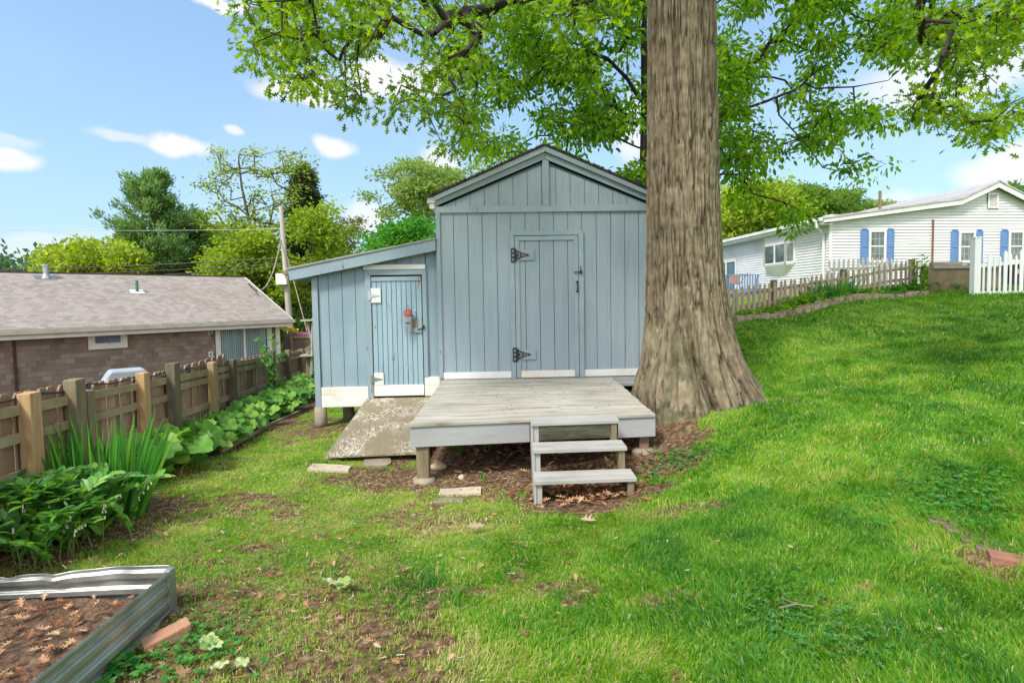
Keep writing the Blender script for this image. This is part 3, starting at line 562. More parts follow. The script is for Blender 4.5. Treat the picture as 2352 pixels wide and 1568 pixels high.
def branch_mesh(name, P, par, R, mat, n_=5):
    e = np.where(par >= 0)[0]; a_ = P[par[e]]; b_ = P[e]; d = b_-a_; L_ = np.linalg.norm(d, axis=1, keepdims=True); d = d/(L_+1e-9); b_ = b_+d*R[e][:, None]*.3
    ref = np.where(np.abs(d[:, 2:3]) > .9, np.array([[1., 0, 0]]), np.array([[0, 0, 1.]])); u_ = np.cross(d, ref); u_ /= np.linalg.norm(u_, axis=1, keepdims=True)+1e-9; v_ = np.cross(d, u_)
    ang = np.arange(n_)*2*math.pi/n_; ring = np.cos(ang)[None, :, None]*u_[:, None, :]+np.sin(ang)[None, :, None]*v_[:, None, :]
    ra = R[par[e]]; ra = np.where(ra > 2.2*R[e], R[e]*1.25, ra)
    A_ = a_[:, None, :]+ring*ra[:, None, None]; B_ = b_[:, None, :]+ring*R[e][:, None, None]
    V = np.concatenate([A_, B_], 1).reshape(-1, 3); base = np.arange(len(e))*2*n_; k = np.arange(n_); k2 = (k+1) % n_
    q_ = np.stack([k, k2, k2+n_, k+n_], -1); loops = (base[:, None, None]+q_[None]).ravel()
    return np_mesh(name, V, loops, np.full(len(e)*n_, 4), mat, smooth=True)
def poly_sample(poly, n_, Y0, Y1, seed=0, gap=.0, gs=.02, jit=22):
    """points in the solid between two depths whose outline in plan of view is the polygon; noise leaves gaps"""
    poly = np.array(poly, float); x0, y0 = poly.min(0); x1, y1 = poly.max(0); out = []
    while len(out) < n_:
        p = RS.uniform((x0, y0), (x1, y1)); keep_ = p; p = p+jit*(np.array([fbm(np.array([p[0]*.045]), np.array([p[1]*.045]), seed=seed+77, oct=3)[0], fbm(np.array([p[0]*.045]), np.array([p[1]*.045]), seed=seed+99, oct=3)[0]])-.5)*2; ins = False; j = len(poly)-1
        for i in range(len(poly)):
            if (poly[i, 1] > p[1]) != (poly[j, 1] > p[1]) and p[0] < (poly[j, 0]-poly[i, 0])*(p[1]-poly[i, 1])/(poly[j, 1]-poly[i, 1])+poly[i, 0]: ins = not ins
            j = i
        p = keep_
        if not ins: continue
        if gap and fbm(np.array([p[0]*gs]), np.array([p[1]*gs]), seed=seed, oct=2)[0] < gap: continue
        out.append(U(p[0], p[1], RS.uniform(Y0, Y1)))
    return np.array(out)
def foliage(name, centres, per, spread, size, tpl, mat, hang=0., flat=.55, smin=.7, smax=1.25, parent=None, off=(0, 0, 0), zb=.6):
    n_ = len(centres)*per; c = np.repeat(centres, per, 0); g = RS.normal(size=(n_, 3))*spread; g[:, 2] *= flat; pos = c+g
    d = g/ (np.linalg.norm(g, axis=1, keepdims=True)+1e-9)+rand_dirs(n_)*.8; d[:, 2] -= hang
    nrm = rand_dirs(n_, zb); s_ = RS.uniform(smin, smax, n_)*size
    V, lo, to = leaves_arrays(pos-np.array(off), d, nrm, s_, tpl)
    ti = np.clip(.5+(np.repeat(RS.rand(len(centres)), per)-.5)*.75+RS.normal(0, .2, n_), 0, 1)
    return mk(name, np_mesh(name, V, lo, to, mat, {'tint': np.repeat(ti, len(tpl[0]))}), parent)
m_bark_far = M('bark_far', [(.05, .04, .03), (.12, .10, .075)], 6, (2, 2, .5), .95, .4)
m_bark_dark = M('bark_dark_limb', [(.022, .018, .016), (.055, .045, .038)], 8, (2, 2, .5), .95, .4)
GREENS = {'oak': [(.06, .15, .008), (.11, .24, .010), (.19, .34, .014), (.28, .43, .02)], 'back': [(.06, .18, .014), (.12, .28, .018), (.20, .39, .022), (.33, .50, .035)],
          'yellow': [(.12, .21, .02), (.23, .34, .03), (.37, .46, .07)], 'lime': [(.09, .18, .02), (.20, .31, .03), (.33, .43, .06)],
          'mid': [(.06, .14, .02), (.11, .21, .03), (.17, .29, .045)], 'pine': [(.08, .17, .05), (.13, .25, .075), (.22, .35, .10)],
          'spruce': [(.02, .045, .02), (.045, .075, .03), (.09, .09, .04)], 'far': [(.06, .13, .06), (.09, .18, .07)], 'fresh': [(.03, .15, .02), (.06, .24, .03), (.12, .33, .04)],
          'pale': [(.13, .22, .05), (.20, .31, .08), (.28, .39, .11)]}
ML = {k: leaf_mat('leaves_'+k, v, .5, attr='tint') for k, v in GREENS.items()}; ML2 = {k: leaf_mat('leaf_'+k, v, .5) for k, v in GREENS.items()}
# ------------------------------------------------------------------ the big oak
Yt = 6.95
prof = [(-40, 1490, 1640), (0, 1489, 1641), (250, 1488, 1645), (450, 1487, 1649), (600, 1486, 1656), (700, 1484, 1668), (770, 1480, 1684), (820, 1475, 1699), (860, 1468, 1716), (890, 1463, 1730), (915, 1461, 1742), (950, 1463, 1747)]
zs = []; cs = []; rs_ = []
for py, a_, b_ in prof:
    A_, B_ = U(a_, py, Yt), U(b_, py, Yt); zs.append((A_[2]+B_[2])/2); cs.append((A_[0]+B_[0])/2); rs_.append((B_[0]-A_[0])/2)
zs = np.array(zs)[::-1]; cs = np.array(cs)[::-1]; rs_ = np.array(rs_)[::-1]
nz_, na_ = 760, 520; zz = np.concatenate([np.linspace(-1.55, 2.2, 560), np.linspace(2.2, 11, 201)[1:]]); nz_ = len(zz); th = np.linspace(0, 2*math.pi, na_, endpoint=False)
Zg, Tg = np.meshgrid(zz, th, indexing='ij'); c0 = np.interp(Zg, zs, cs); r0_ = np.interp(Zg, zs, rs_); r0_ = np.where(Zg > 4, np.maximum(r0_-(Zg-4)*.012, .3), r0_)
base = np.clip((-.35-Zg)/.9, 0, 1)
dr_ = base**1.3*(.085*np.sin(Tg*5+1.1)+.06*np.sin(Tg*8+2.3)+.03*np.sin(Tg*13+.3)+.05*(fbm(np.cos(Tg)*2.5, np.sin(Tg)*2.5, Zg*2.5, 61)-.5)*2)
ca = np.cos(Tg); sa = np.sin(Tg)
dr_ = dr_+np.clip((-.92-Zg)/.35, 0, 1)**1.6*.16*np.clip(np.sin(Tg*6+.7+.5*np.sin(Tg*2)), 0, 1); cl_ang = math.radians(-98); dA = np.abs(np.angle(np.exp(1j*(Tg-cl_ang-.10*np.sin(Zg*3))))); cleft = np.exp(-(dA/.055)**2)*np.clip((-.45-Zg)/.45, 0, 1)*.13
lump = np.exp(-(np.angle(np.exp(1j*(Tg-math.radians(-35))))/.35)**2-((Zg+1.0)/.28)**2)*.07+np.exp(-(np.angle(np.exp(1j*(Tg-math.radians(-150))))/.3)**2-((Zg+1.05)/.22)**2)*.06
# bark: long furrows, broken into plates
wx = (fbm(ca*3, sa*3, Zg*1.3, 71)-.5)*.9; wz = (fbm(ca*5, sa*5, Zg*2.5, 77)-.5)*.7
A3 = Tg/(2*math.pi)*na_
px_, py_ = ca*r0_*1.0, sa*r0_*1.0
bx_, by_ = ca*.46+wx*.035, sa*.46+wx*.035; wg_ = (fbm(ca*9, sa*9, Zg*7, 75, 2)-.5)*.03; n1 = vnoise((bx_+wg_)*27, (by_+wg_)*27, Zg*1.9, 81); n2 = vnoise((bx_-wg_)*48+5, (by_+wg_)*48, Zg*3.6, 82); n3 = fbm(px_*60, py_*60, Zg*22, 83, 3)
ridge = np.clip(1-np.abs(2*n1-1)/.34, 0, 1); ridge2 = np.clip(1-np.abs(2*n2-1)/.34, 0, 1)
fur = np.clip(ridge*.65*(.5+n3)+ridge2*.6*(.3+n3), 0, 1)          # 1 inside a furrow
disp = -.026*fur+.009*(n3-.5)+.004*(n2-.5)
Rr = r0_*(1+dr_)-cleft+lump+disp
Vt = np.stack([c0+Rr*ca, Yt+Rr*sa, Zg], -1).reshape(-1, 3); idx = np.arange(nz_*na_).reshape(nz_, na_); nxt = np.roll(idx, -1, 1)
qd = np.stack([idx[:-1], nxt[:-1], nxt[1:], idx[1:]], -1).reshape(-1, 4)
m_bark, n, l, b = new_mat('oak_bark'); t = n.new('ShaderNodeTexCoord'); a = n.new('ShaderNodeAttribute'); a.attribute_name = 'furrow'
xa = n.new('ShaderNodeTexNoise'); xa.inputs['Scale'].default_value = 9; xa.inputs['Detail'].default_value = 9; l.new(t.outputs['Object'], xa.inputs[0])
r1 = ramp(n, [(.25, (.125, .10, .065)), (.5, (.20, .165, .11)), (.75, (.29, .25, .18))]); l.new(xa.outputs['Fac'], r1.inputs[0])
mx = n.new('ShaderNodeMix'); mx.data_type = 'RGBA'; l.new(a.outputs['Fac'], mx.inputs[0]); l.new(r1.outputs[0], mx.inputs[6]); mx.inputs[7].default_value = (.04, .028, .018, 1)
a2 = n.new('ShaderNodeAttribute'); a2.attribute_name = 'moss'; xm = n.new('ShaderNodeTexNoise'); xm.inputs['Scale'].default_value = 7; xm.inputs['Detail'].default_value = 8; l.new(t.outputs['Object'], xm.inputs[0])
mm_ = n.new('ShaderNodeMath'); mm_.operation = 'MULTIPLY'; l.new(a2.outputs['Fac'], mm_.inputs[0]); mrr = n.new('ShaderNodeMapRange'); l.new(xm.outputs['Fac'], mrr.inputs[0]); mrr.inputs[1].default_value = .45; mrr.inputs[2].default_value = .62; l.new(mrr.outputs[0], mm_.inputs[1])
mx2 = n.new('ShaderNodeMix'); mx2.data_type = 'RGBA'; l.new(mm_.outputs[0], mx2.inputs[0]); l.new(mx.outputs[2], mx2.inputs[6]); mx2.inputs[7].default_value = (.12, .125, .07, 1); l.new(mx2.outputs[2], b.inputs['Base Color']); b.inputs['Roughness'].default_value = .95; b.inputs['Specular IOR Level'].default_value = .1
xb = n.new('ShaderNodeTexNoise'); xb.inputs['Scale'].default_value = 70; xb.inputs['Detail'].default_value = 4; l.new(t.outputs['Object'], xb.inputs[0]); bp = n.new('ShaderNodeBump'); bp.inputs['Strength'].default_value = .6; bp.inputs['Distance'].default_value = .01; l.new(xb.outputs['Fac'], bp.inputs['Height']); l.new(bp.outputs[0], b.inputs['Normal'])
ok = Thing('oak_tree', 'huge oak with furrowed pale brown bark and flared base beside the grey deck', 'tree', (2.25, Yt, -1.25))
oo = np.array(ok.loc)
tr_ = mk('trunk', np_mesh('trunk', Vt-oo, qd.ravel(), np.full(len(qd), 4), m_bark, {'furrow': np.clip(fur*1.05-.08, 0, 1).ravel(), 'moss': (np.clip((-.2-Zg)/1.0, 0, .75)*(.5+.5*np.sin(Tg*3+2))).ravel()}, True), ok.o)
top = np.array([np.interp(10, zs, cs), Yt, 4.0])
polyL = [(535, -60), (545, 10), (570, 70), (590, 140), (660, 180), (735, 205), (800, 235), (835, 240), (872, 195), (835, 150), (850, 100), (880, 85), (908, 45), (900, -60)]
polyM = [(935, 60), (985, -60), (1130, -60), (1125, 60), (1095, 130), (1085, 200), (1095, 300), (1085, 345), (1035, 370), (1000, 320), (985, 275), (940, 260), (865, 245), (895, 195), (960, 200), (1000, 160), (960, 110)]
polyR = [(2075, -60), (2380, -60), (2380, 300), (2345, 260), (2300, 300), (2270, 330), (2235, 300), (2215, 250), (2170, 260), (2105, 285), (2085, 260), (2120, 200), (2165, 150), (2110, 100), (2080, 50)]
cL = poly_sample(polyL, 150, 5.0, 7.0, 31, .42, .024); cM = poly_sample(polyM, 95, 5.4, 7.4, 32, .47, .022); cR = poly_sample(polyR, 150, 5.0, 7.0, 33, .44, .02)
cT = poly_sample([(1150, -40), (1430, -40), (1430, 30), (1330, 60), (1200, 20)], 25, 5.2, 6.2, 3)
cU = np.array([(2.1, 8.4, 7.2)]) + rand_dirs(520)*RS.uniform(.25, 1, (520, 1))**.5*np.array([6.3, 5.2, 3.4]); cU = cU[(cU[:, 2] > 3.9+np.abs(cU[:, 1])*.10)&(cU[:, 2] > .62*cU[:, 1]+.7)]
CC = np.vstack([cL, cM, cR, cT])
limbs = [top, np.array([2.05, Yt, 5.5]), np.array([2.0, Yt, 8.5])]
k1 = [(1.95, 6.7, 4.3), (.6, 6.3, 4.9), (-1.2, 6.0, 4.3), (-2.6, 5.9, 3.5)]; k2 = [(2.3, 6.9, 4.6), (3.9, 6.4, 4.7), (5.3, 6.1, 3.6)]
helper = np.array(sum([[tuple(np.array(a_)+(np.array(b_)-np.array(a_))*t_) for t_ in (0, .25, .5, .75, 1)] for a_, b_ in list(zip(k1[:-1], k1[1:]))+list(zip(k2[:-1], k2[1:]))], []))
P_, par_, R_, tips_ = grow(limbs, np.vstack([helper, CC, cU]), .22, .14, [.36, .3, .15], .0045, .5, droop=1)
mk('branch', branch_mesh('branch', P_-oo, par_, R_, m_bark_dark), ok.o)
crown = foliage('crown', CC, 20, .095, .098, oak_tpl(), ML['oak'], hang=.5, parent=ok.o, off=oo, flat=.8)
foliage('upper_crown', cU, 34, .42, .22, oak_tpl(), ML['oak'], hang=.3, parent=ok.o, off=oo)
# ------------------------------------------------------------------ leafy tree behind the shed
bt = Thing('hickory_tree', 'dark limbed leafy tree with hanging catkins right behind the blue shed', 'tree', U(1476, 690, 12.2)*[1, 1, 0]+[0, 0, -1.3])
bo = np.array(bt.loc)
polyA = [(1090, -80), (1500, -80), (1500, 250), (1470, 290), (1400, 330), (1330, 350), (1290, 360), (1250, 350), (1190, 385), (1140, 385), (1100, 370), (1075, 300), (1085, 200), (1050, 150), (1075, 60)]
polyB = [(1620, -80), (2080, -80), (2110, 40), (2075, 90), (2120, 150), (2060, 190), (1985, 200), (1950, 215), (1990, 245), (2045, 262), (2035, 300), (1990, 290), (1960, 330), (2045, 365), (2025, 405), (1965, 395), (1925, 370), (1890, 330), (1800, 340), (1820, 400), (1850, 440), (1845, 500), (1815, 530), (1760, 500), (1720, 520), (1705, 470), (1660, 420), (1620, 400)]
polyC = [(1420, 400), (1500, 380), (1500, 440), (1450, 425)]
cA = poly_sample(polyA, 430, 10.9, 14.0, 41, .43, .018); cB = poly_sample(polyB, 400, 10.6, 13.4, 42, .53, .018); cC = poly_sample(polyC, 22, 11.5, 12.5); cD = poly_sample([(1180, 360), (1300, 340), (1310, 390), (1190, 400)], 16, 11, 12)
tkp = [bo, U(1478, 500, 12.2), U(1480, 340, 12.2), U(1481, 230, 12.3), U(1479, 100, 12.4), U(1482, -60, 12.6)]
arms = [[(1480, 345, 12.2), (1440, 328, 12.0), (1408, 312, 11.8)], [(1481, 250, 12.2), (1440, 180, 12.0), (1395, 135, 11.8)], [(1480, 330, 12.2), (1640, 290, 11.7), (1700, 254, 11.5), (1760, 233, 11.3), (1830, 205, 11.2), (1880, 160, 11.1), (1960, 110, 11)],
        [(1480, 260, 12.2), (1640, 203, 11.9), (1700, 186, 11.8), (1740, 174, 11.7)], [(1830, 205, 11.2), (1960, 200, 11.0), (2040, 185, 10.8)], [(1640, 400, 11.8), (1700, 400, 11.5), (1730, 445, 11.3), (1800, 465, 11.2)], [(1760, 233, 11.3), (1850, 330, 11.0), (1890, 385, 10.9), (1960, 400, 10.8)]]
hp = np.array([U(*(np.array(a_)+(np.array(b_)-np.array(a_))*t_)) for ar in arms for a_, b_ in zip(ar[:-1], ar[1:]) for t_ in (0, .33, .66, 1)])
P_, par_, R_, tips_ = grow(tkp, np.vstack([hp, cA, cB, cC, cD]), .28, .12, [.15, .13, .11, .09, .07, .04], .0055, .40, droop=1)
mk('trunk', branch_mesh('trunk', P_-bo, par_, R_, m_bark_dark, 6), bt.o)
foliage('crown', np.vstack([cA, cB, cC, cD]), 30, .15, .14, leaf_tpl(.22), ML['back'], hang=.7, parent=bt.o, off=bo, flat=.8)
foliage('catkins', np.vstack([cB[::3], cA[::9]]), 5, .12, .13, (np.array([(0, 0, 0), (.5, .07, 0), (1, 0, 0), (.5, -.07, 0), (.5, 0, .07), (.5, 0, -.07)]), [(0, 1, 2, 3), (0, 4, 2, 5)]), M('catkin_brown', [(.10, .07, .025), (.18, .13, .05)], 9), hang=6, parent=bt.o, off=bo)
# ------------------------------------------------------------------ background trees
def px_seed(t): return t[0][0] % 97
def far_tree(name, label, cat, poly, Y, dep, nc, per, spread, size, mat, trunk_px, trunk_r, gap=.3, gs=.02, bark=None, tpl=None, group=None, arms=(), base_z=None, rtip=.009, seed=0, hang=.1):
    bx, bz = trunk_px[0]; base = U(bx, bz, Y); base[2] = base_z if base_z is not None else Hs(base[0], base[1])
    T = Thing(name, label, cat, base, group=group); o_ = np.array(T.loc)
    size *= .72; per = int(per*1.8); c = poly_sample(poly, nc, Y-dep, Y+dep, seed+int(px_seed(trunk_px)), gap+.10, gs*1.6, 44); spread *= .8
    tr = [base]+[U(a_, b_, Y) for a_, b_ in trunk_px[1:]]
    hp_ = [U(a_, b_, Y+RS.uniform(-dep, dep)*.3) for ar in arms for a_, b_ in ar]
    al = np.vstack([np.array(hp_), c]) if hp_ else c
    P2, pa2, R2_, _ = grow(tr, al, max(.4, Y/60), .12, list(np.linspace(trunk_r, trunk_r*.25, 4)), rtip, .45)
    mk('trunk', branch_mesh('trunk', P2-o_, pa2, R2_, bark or m_bark_far), T.o)
    foliage('crown', c, per, spread, size, tpl or quad_tpl(), mat, parent=T.o, off=o_, hang=hang)
    return T
far_tree('maple_tree', 'bright yellow green broad tree beyond the brown roofed house, left of the pine', 'tree', [(95, 625), (110, 595), (150, 580), (200, 560), (240, 570), (290, 560), (300, 590), (330, 625)], 36, 3, 170, 40, .55, .42, ML['yellow'], [(200, 700), (200, 640), (205, 590)], .25, .25)
far_tree('sparse_tree', 'tall thin tree with open young yellow green leaves behind the utility pole', 'tree', [(465, 420), (500, 370), (560, 345), (620, 360), (680, 350), (720, 400), (715, 450), (650, 520), (620, 600), (560, 610), (500, 520), (455, 500)], 33, 3, 260, 9, .34, .27, ML['lime'], [(590, 740), (583, 620), (575, 520), (555, 430), (548, 370)], .20, .33, .03, arms=[[(560, 520), (530, 460), (500, 400)], [(580, 560), (610, 470), (635, 400), (655, 370)], [(575, 560), (530, 540), (480, 520)], [(590, 600), (640, 520), (690, 440)], [(558, 450), (585, 390), (590, 360)]], rtip=.013)
far_tree('leafy_tree', 'bushy lime green tree with two trunks low behind the utility pole', 'tree', [(460, 640), (490, 560), (560, 530), (610, 560), (660, 600), (650, 660), (640, 690), (600, 690), (560, 650)], 30, 2.5, 190, 34, .45, .34, ML['lime'], [(612, 740), (612, 640), (600, 570)], .16, .30)
far_tree('leafy_tree', 'spreading lime green tree between the utility pole and the lean-to roof', 'tree', [(655, 690), (670, 560), (700, 480), (740, 470), (790, 530), (835, 545), (830, 585), (760, 600), (720, 625), (700, 700)], 29, 2.5, 200, 26, .42, .32, ML['lime'], [(697, 740), (698, 640), (715, 560), (740, 500)], .17, .36)
far_tree('bare_topped_tree', 'thin brownish tree with sparse leaves just left of the tall shed wall', 'tree', [(770, 470), (800, 470), (840, 510), (842, 560), (800, 590), (740, 600), (730, 530)], 34, 2, 120, 8, .3, .26, leaf_mat('leaves_brownish', [(.16, .15, .03), (.22, .27, .06)], .5), [(770, 700), (775, 560), (790, 500)], .15, .33)
far_tree('rounded_tree', 'pale green tree with fine foliage rising behind the left end of the shed roof', 'tree', [(838, 430), (875, 395), (930, 385), (985, 385), (1040, 405), (1110, 350), (1150, 380), (1080, 420), (1010, 470), (1000, 520), (960, 540), (930, 480), (880, 490), (850, 460)], 31, 2.5, 260, 30, .36, .27, ML['pale'], [(985, 700), (980, 560), (950, 470), (930, 420)], .25, .33)
far_tree('bushy_tree', 'vivid green low tree behind the upper end of the lean-to roof', 'tree', [(836, 580), (850, 525), (905, 515), (940, 505), (985, 540), (1000, 600), (850, 620)], 24, 2, 150, 36, .32, .26, ML['fresh'], [(910, 720), (910, 600), (915, 550)], .2, .28)
far_tree('wide_tree', 'green mass of trees low behind the pine and the neighbour roof', 'trees', [(300, 640), (330, 590), (420, 560), (480, 530), (560, 560), (620, 600), (640, 680), (560, 660), (430, 630)], 44, 4, 260, 34, .6, .45, ML['mid'], [(470, 720), (470, 620), (470, 570)], .3, .2)
far_tree('wide_tree', 'yellow green tree showing under the oak branches right of the big trunk', 'trees', [(1640, 560), (1640, 430), (1720, 420), (1800, 430), (1850, 470), (1860, 520), (1800, 545), (1700, 560)], 42, 4, 260, 36, .55, .42, ML['yellow'], [(1740, 660), (1740, 520), (1745, 470)], .3, .22)
far_tree('round_topped_tree', 'mid green round topped tree behind the long white house roof', 'tree', [(1820, 530), (1825, 460), (1860, 430), (1910, 428), (1950, 450), (1978, 490), (1978, 500), (1880, 530)], 48, 4, 260, 36, .5, .42, ML['mid'], [(1895, 640), (1895, 500), (1895, 460)], .35, .22)
far_tree('low_tree', 'small pale tree top just over the white roof near the wooden post', 'tree', [(1975, 495), (1985, 478), (2010, 468), (2060, 470), (2080, 490)], 52, 3, 90, 28, .5, .4, ML['pale'], [(2030, 640), (2030, 520), (2030, 485)], .3, .2)
far_tree('corner_tree', 'green tree top behind the right hand slope of the white gable', 'tree', [(2290, 440), (2320, 435), (2390, 430), (2400, 540), (2330, 500)], 45, 3, 120, 34, .5, .42, ML['mid'], [(2370, 640), (2360, 500), (2360, 450)], .3, .2)
# pine: whorls of rising boughs with soft needle tufts
def conifer(name, label, px, py_top, py_base, Y, half, nwh, mat, bark, tuft, tsize, seed, up_=.25, droopy=0, irregular=.35, base_z=-2.6):
    rs = np.random.RandomState(seed); tp = U(px, py_top, Y); bs = U(px, py_base, Y).copy(); bs[0] = tp[0]; gz = np.array([tp[0], Y, base_z]); T = Thing(name, label, 'tree', gz); o_ = np.array(T.loc)
    mb = MB().tube([gz, (tp[0], Y, (tp[2]+bs[2])/2), tp], [.34, .2, .03], 8); cen = []; dirs = []
    H_ = tp[2]-bs[2]; Wd = half/F*Y
    for k in range(nwh):
        f = (k+.5)/nwh; z = bs[2]+H_*f; L0 = Wd*(1-f)**.5*min(1, .75+f*1.2); nb_ = rs.randint(6, 9)
        for j in range(nb_):
            a_ = rs.uniform(0, 2*math.pi); L_ = L0*rs.uniform(1-irregular, 1.1); d = np.array([math.cos(a_), math.sin(a_), 0]); e = np.array([gz[0], gz[1], z])+d*L_+np.array([0, 0, L_*(up_ if not droopy else -.22)])
            m_ = np.array([gz[0], gz[1], z])+d*L_*.55+np.array([0, 0, L_*(.05 if not droopy else -.1)])
            mb.tube([(gz[0], gz[1], z), m_, e], [.06*(1-f)+.02, .035, .012], 4, False)
            for s_ in np.arange(.28, 1.05, .11):
                p = (1-s_)**2*np.array([gz[0], gz[1], z])+2*s_*(1-s_)*m_+s_*s_*e; sp = .13*L_*(1.15-s_)+.08
                for _ in range(3): cen.append(p+rs.normal(size=3)*[sp, sp, sp*.35]); dirs.append(d*.7+[0, 0, up_*1.5+.1 if not droopy else -.2])
    cen = np.array(cen); dirs = np.array(dirs); n_ = len(cen); per = tuft; c = np.repeat(cen, per, 0)+rs.normal(size=(n_*per, 3))*.14; dd = np.repeat(dirs, per, 0)+rs.normal(size=(n_*per, 3))*.55
    V, lo, to = leaves_arrays(c-o_, dd, rs.normal(size=(n_*per, 3))+[0, 0, .5], rs.uniform(.7, 1.2, n_*per)*tsize, (np.array([(0, .0, 0), (.4, .13, 0), (1, 0, 0), (.4, -.13, 0)]), [(0, 3, 2, 1)]))
    T.part('trunk', mb, bark); mk('crown', np_mesh('crown', V, lo, to, mat, {'tint': np.repeat(np.clip(np.repeat(rs.rand(n_), per)*.6+rs.rand(n_*per)*.4, 0, 1), 4)}), T.o); return T
conifer('pine_tree', 'large blue green pine with layered boughs beyond the brown roofed house', 345, 400, 640, 38, 128, 13, ML['pine'], m_bark_far, 9, .36, 5, up_=.42, irregular=.55)
conifer('spruce_tree', 'dark narrow spruce with drooping boughs right behind the utility pole', 697, 385, 690, 36, 72, 24, ML['spruce'], m_bark_far, 10, .34, 9, droopy=1, irregular=.45)
conifer('background_conifer', 'soft green conifer half hidden behind the right side of the big pine', 440, 500, 650, 42, 90, 11, ML['pine'], m_bark_far, 12, .5, 15)
# far wooded horizon: one mass
pts = []
for k in range(2400):
    a_ = RS.uniform(-50, -16) if k % 2 else RS.uniform(-16, 60); R0 = RS.uniform(80, 110); a_ = math.radians(a_)
    pts.append((R0*math.sin(a_), R0*math.cos(a_), RS.uniform(-4, 3.4+2.4*fbm(np.array([a_*9]), np.array([1.]), seed=8)[0])))
tag(foliage('distant_wood', np.array(pts), 60, 1.5, .8, quad_tpl(), ML['far'], flat=.7), 'green line of far trees on the horizon at the left edge', 'woods', kind='stuff')
# hedge behind the gate
hd = np.stack([RS.uniform(-13.5, -8.5, 500), RS.uniform(27.5, 28.7, 500), RS.uniform(-2.6, -.55, 500)], 1)
tag(foliage('hedge', hd, 26, .16, .16, quad_tpl(), leaf_mat('leaves_hedge', [(.03, .09, .01), (.06, .16, .02), (.10, .24, .03)]), flat=1), 'clipped dark green hedge behind the utility pole', 'hedge')
# ------------------------------------------------------------------ brown shingled house on the left
ex = math.radians(50); ED = np.array([math.cos(ex), math.sin(ex)]); EN = np.array([-ED[1], ED[0]])
EB = G(672, 733, -.60)      # right end of the eave
# local frame: x along the eave (0 at right end, negative to the left), y away from the viewer
hs = Thing('shingled_house', 'brown shingled neighbour house with grey asphalt roof behind the brown fence', 'house', (EB[0], EB[1], -3.0), ex, mode='l')
def hl(px, py, y_):       # pixel to the local plane y = y_
    r = ray(px, py); N3 = np.array([EN[0], EN[1], 0]); t_ = ((EB[:2]@EN+y_))/(r@N3); X_ = r*t_; return float((X_[:2]-EB[:2])@ED), float(X_[2])
WY = .45
m_shw = course_mat('brown_wall_shingles', [(.155, .118, .095), (.235, .187, .152), (.34, .285, .235)], .22, .15, (.14, .115, .10), .004, rough=.8, bump=.9)
m_roofL = course_mat('grey_brown_roof_shingles', [(.20, .175, .155), (.25, .222, .20), (.295, .268, .245), (.33, .305, .285)], .17, .056, (.15, .13, .12), .003, bump=.35)
rx, rz_ = hl(565, 637, 3.78)
LN = -15
mb = MB().box(LN, -.30, WY, WY+.1, -3.1, -.66); hs.part('wall', mb, m_shw)
mb = MB().prism([(WY, -3.1), (WY, -.66), (3.78, rz_-.12), (7.1, -.66), (7.1, -3.1)], -.36, -.31, 'yz'); hs.part('gable_wall', mb, m_shw)
mb = MB().hexa([(LN, 0, -.60), (.0, 0, -.60), (0, 3.78, rz_), (LN, 3.78, rz_), (LN, -.0, -.58), (.0, -.0, -.58), (0, 3.78, rz_+.03), (LN, 3.78, rz_+.03)])
rfh = hs.part('roof', mb, m_roofL)
mb = MB().hexa([(LN, 3.785, rz_), (0, 3.785, rz_), (0, 7.5, -.6), (LN, 7.5, -.6), (LN, 3.785, rz_+.03), (0, 3.785, rz_+.03), (0, 7.5, -.57), (LN, 7.5, -.57)]); hs.part('rear_roof', mb, m_roofL, rfh)
mb = MB().box(LN, .01, 3.70, 3.86, rz_+.005, rz_+.05); hs.part('ridge_cap', mb, M('ridge_dark', [(.05, .035, .03), (.12, .09, .08)], 9), rfh)
mb = MB().prism([(-.11, -.72), (-.11, -.60), (-.0, -.60), (.0, -.72), (-.03, -.74), (-.08, -.74)], LN, .05, 'yz'); hs.part('gutter', mb, M('beige_gutter', [(.42, .40, .33), (.55, .54, .47)], 3, bump=.05), rfh)
mb = MB().box(LN, -.02, .002, .03, -.86, -.62).box(LN, -.02, .03, WY, -.70, -.67); hs.part('fascia', mb, m_white, rfh)
mb = MB().beam((0.0, 0.02, -.66), (0.0, 3.76, rz_-.06), .04, .16); hs.part('rake_board', mb, m_white, rfh)
mb = MB().box(-.46, -.30, WY-.03, WY, -3.1, -.70); hs.part('corner_board', mb, m_white)
def hwin(x0, x1, z0, z1, tw, name, glass, mull=(), sill=True):
    fr = hs.part(name, MB().box(x0, x1, WY-.02, WY, z0, z1), m_dark)
    mb = MB().box(x0, x0+tw, WY-.055, WY-.02, z0, z1).box(x1-tw, x1, WY-.055, WY-.02, z0, z1).box(x0+tw, x1-tw, WY-.055, WY-.02, z1-tw, z1).box(x0+tw, x1-tw, WY-.055, WY-.02, z0, z0+tw*1.1)
    hs.part('frame', mb, m_white, fr)
    mb = MB().box(x0+tw, x1-tw, WY-.028, WY-.022, z0+tw*1.1, z1-tw); hs.part('pane', mb, glass, fr)
    mb = MB()
    for a_ in mull: mb.box(a_-.035, a_+.035, WY-.045, WY-.028, z0+tw, z1-tw)
    i_ = tw+.035; mb.box(x0+tw, x0+i_, WY-.04, WY-.028, z0+tw, z1-tw).box(x1-i_, x1-tw, WY-.04, WY-.028, z0+tw, z1-tw).box(x0+i_, x1-i_, WY-.04, WY-.028, z1-i_, z1-tw).box(x0+i_, x1-i_, WY-.04, WY-.028, z0+tw, z0+i_)
    hs.part('sash', mb, m_white, fr); return fr
m_glass = plain('window_glass', (.03, .045, .07), .03, spec=.9); m_glass_c = plain('window_glass_curtained', (.10, .13, .17), .08, spec=.7)
z = lambda x, y: ((x/2.476)*.7656, (700+y/2.476)*.7656)
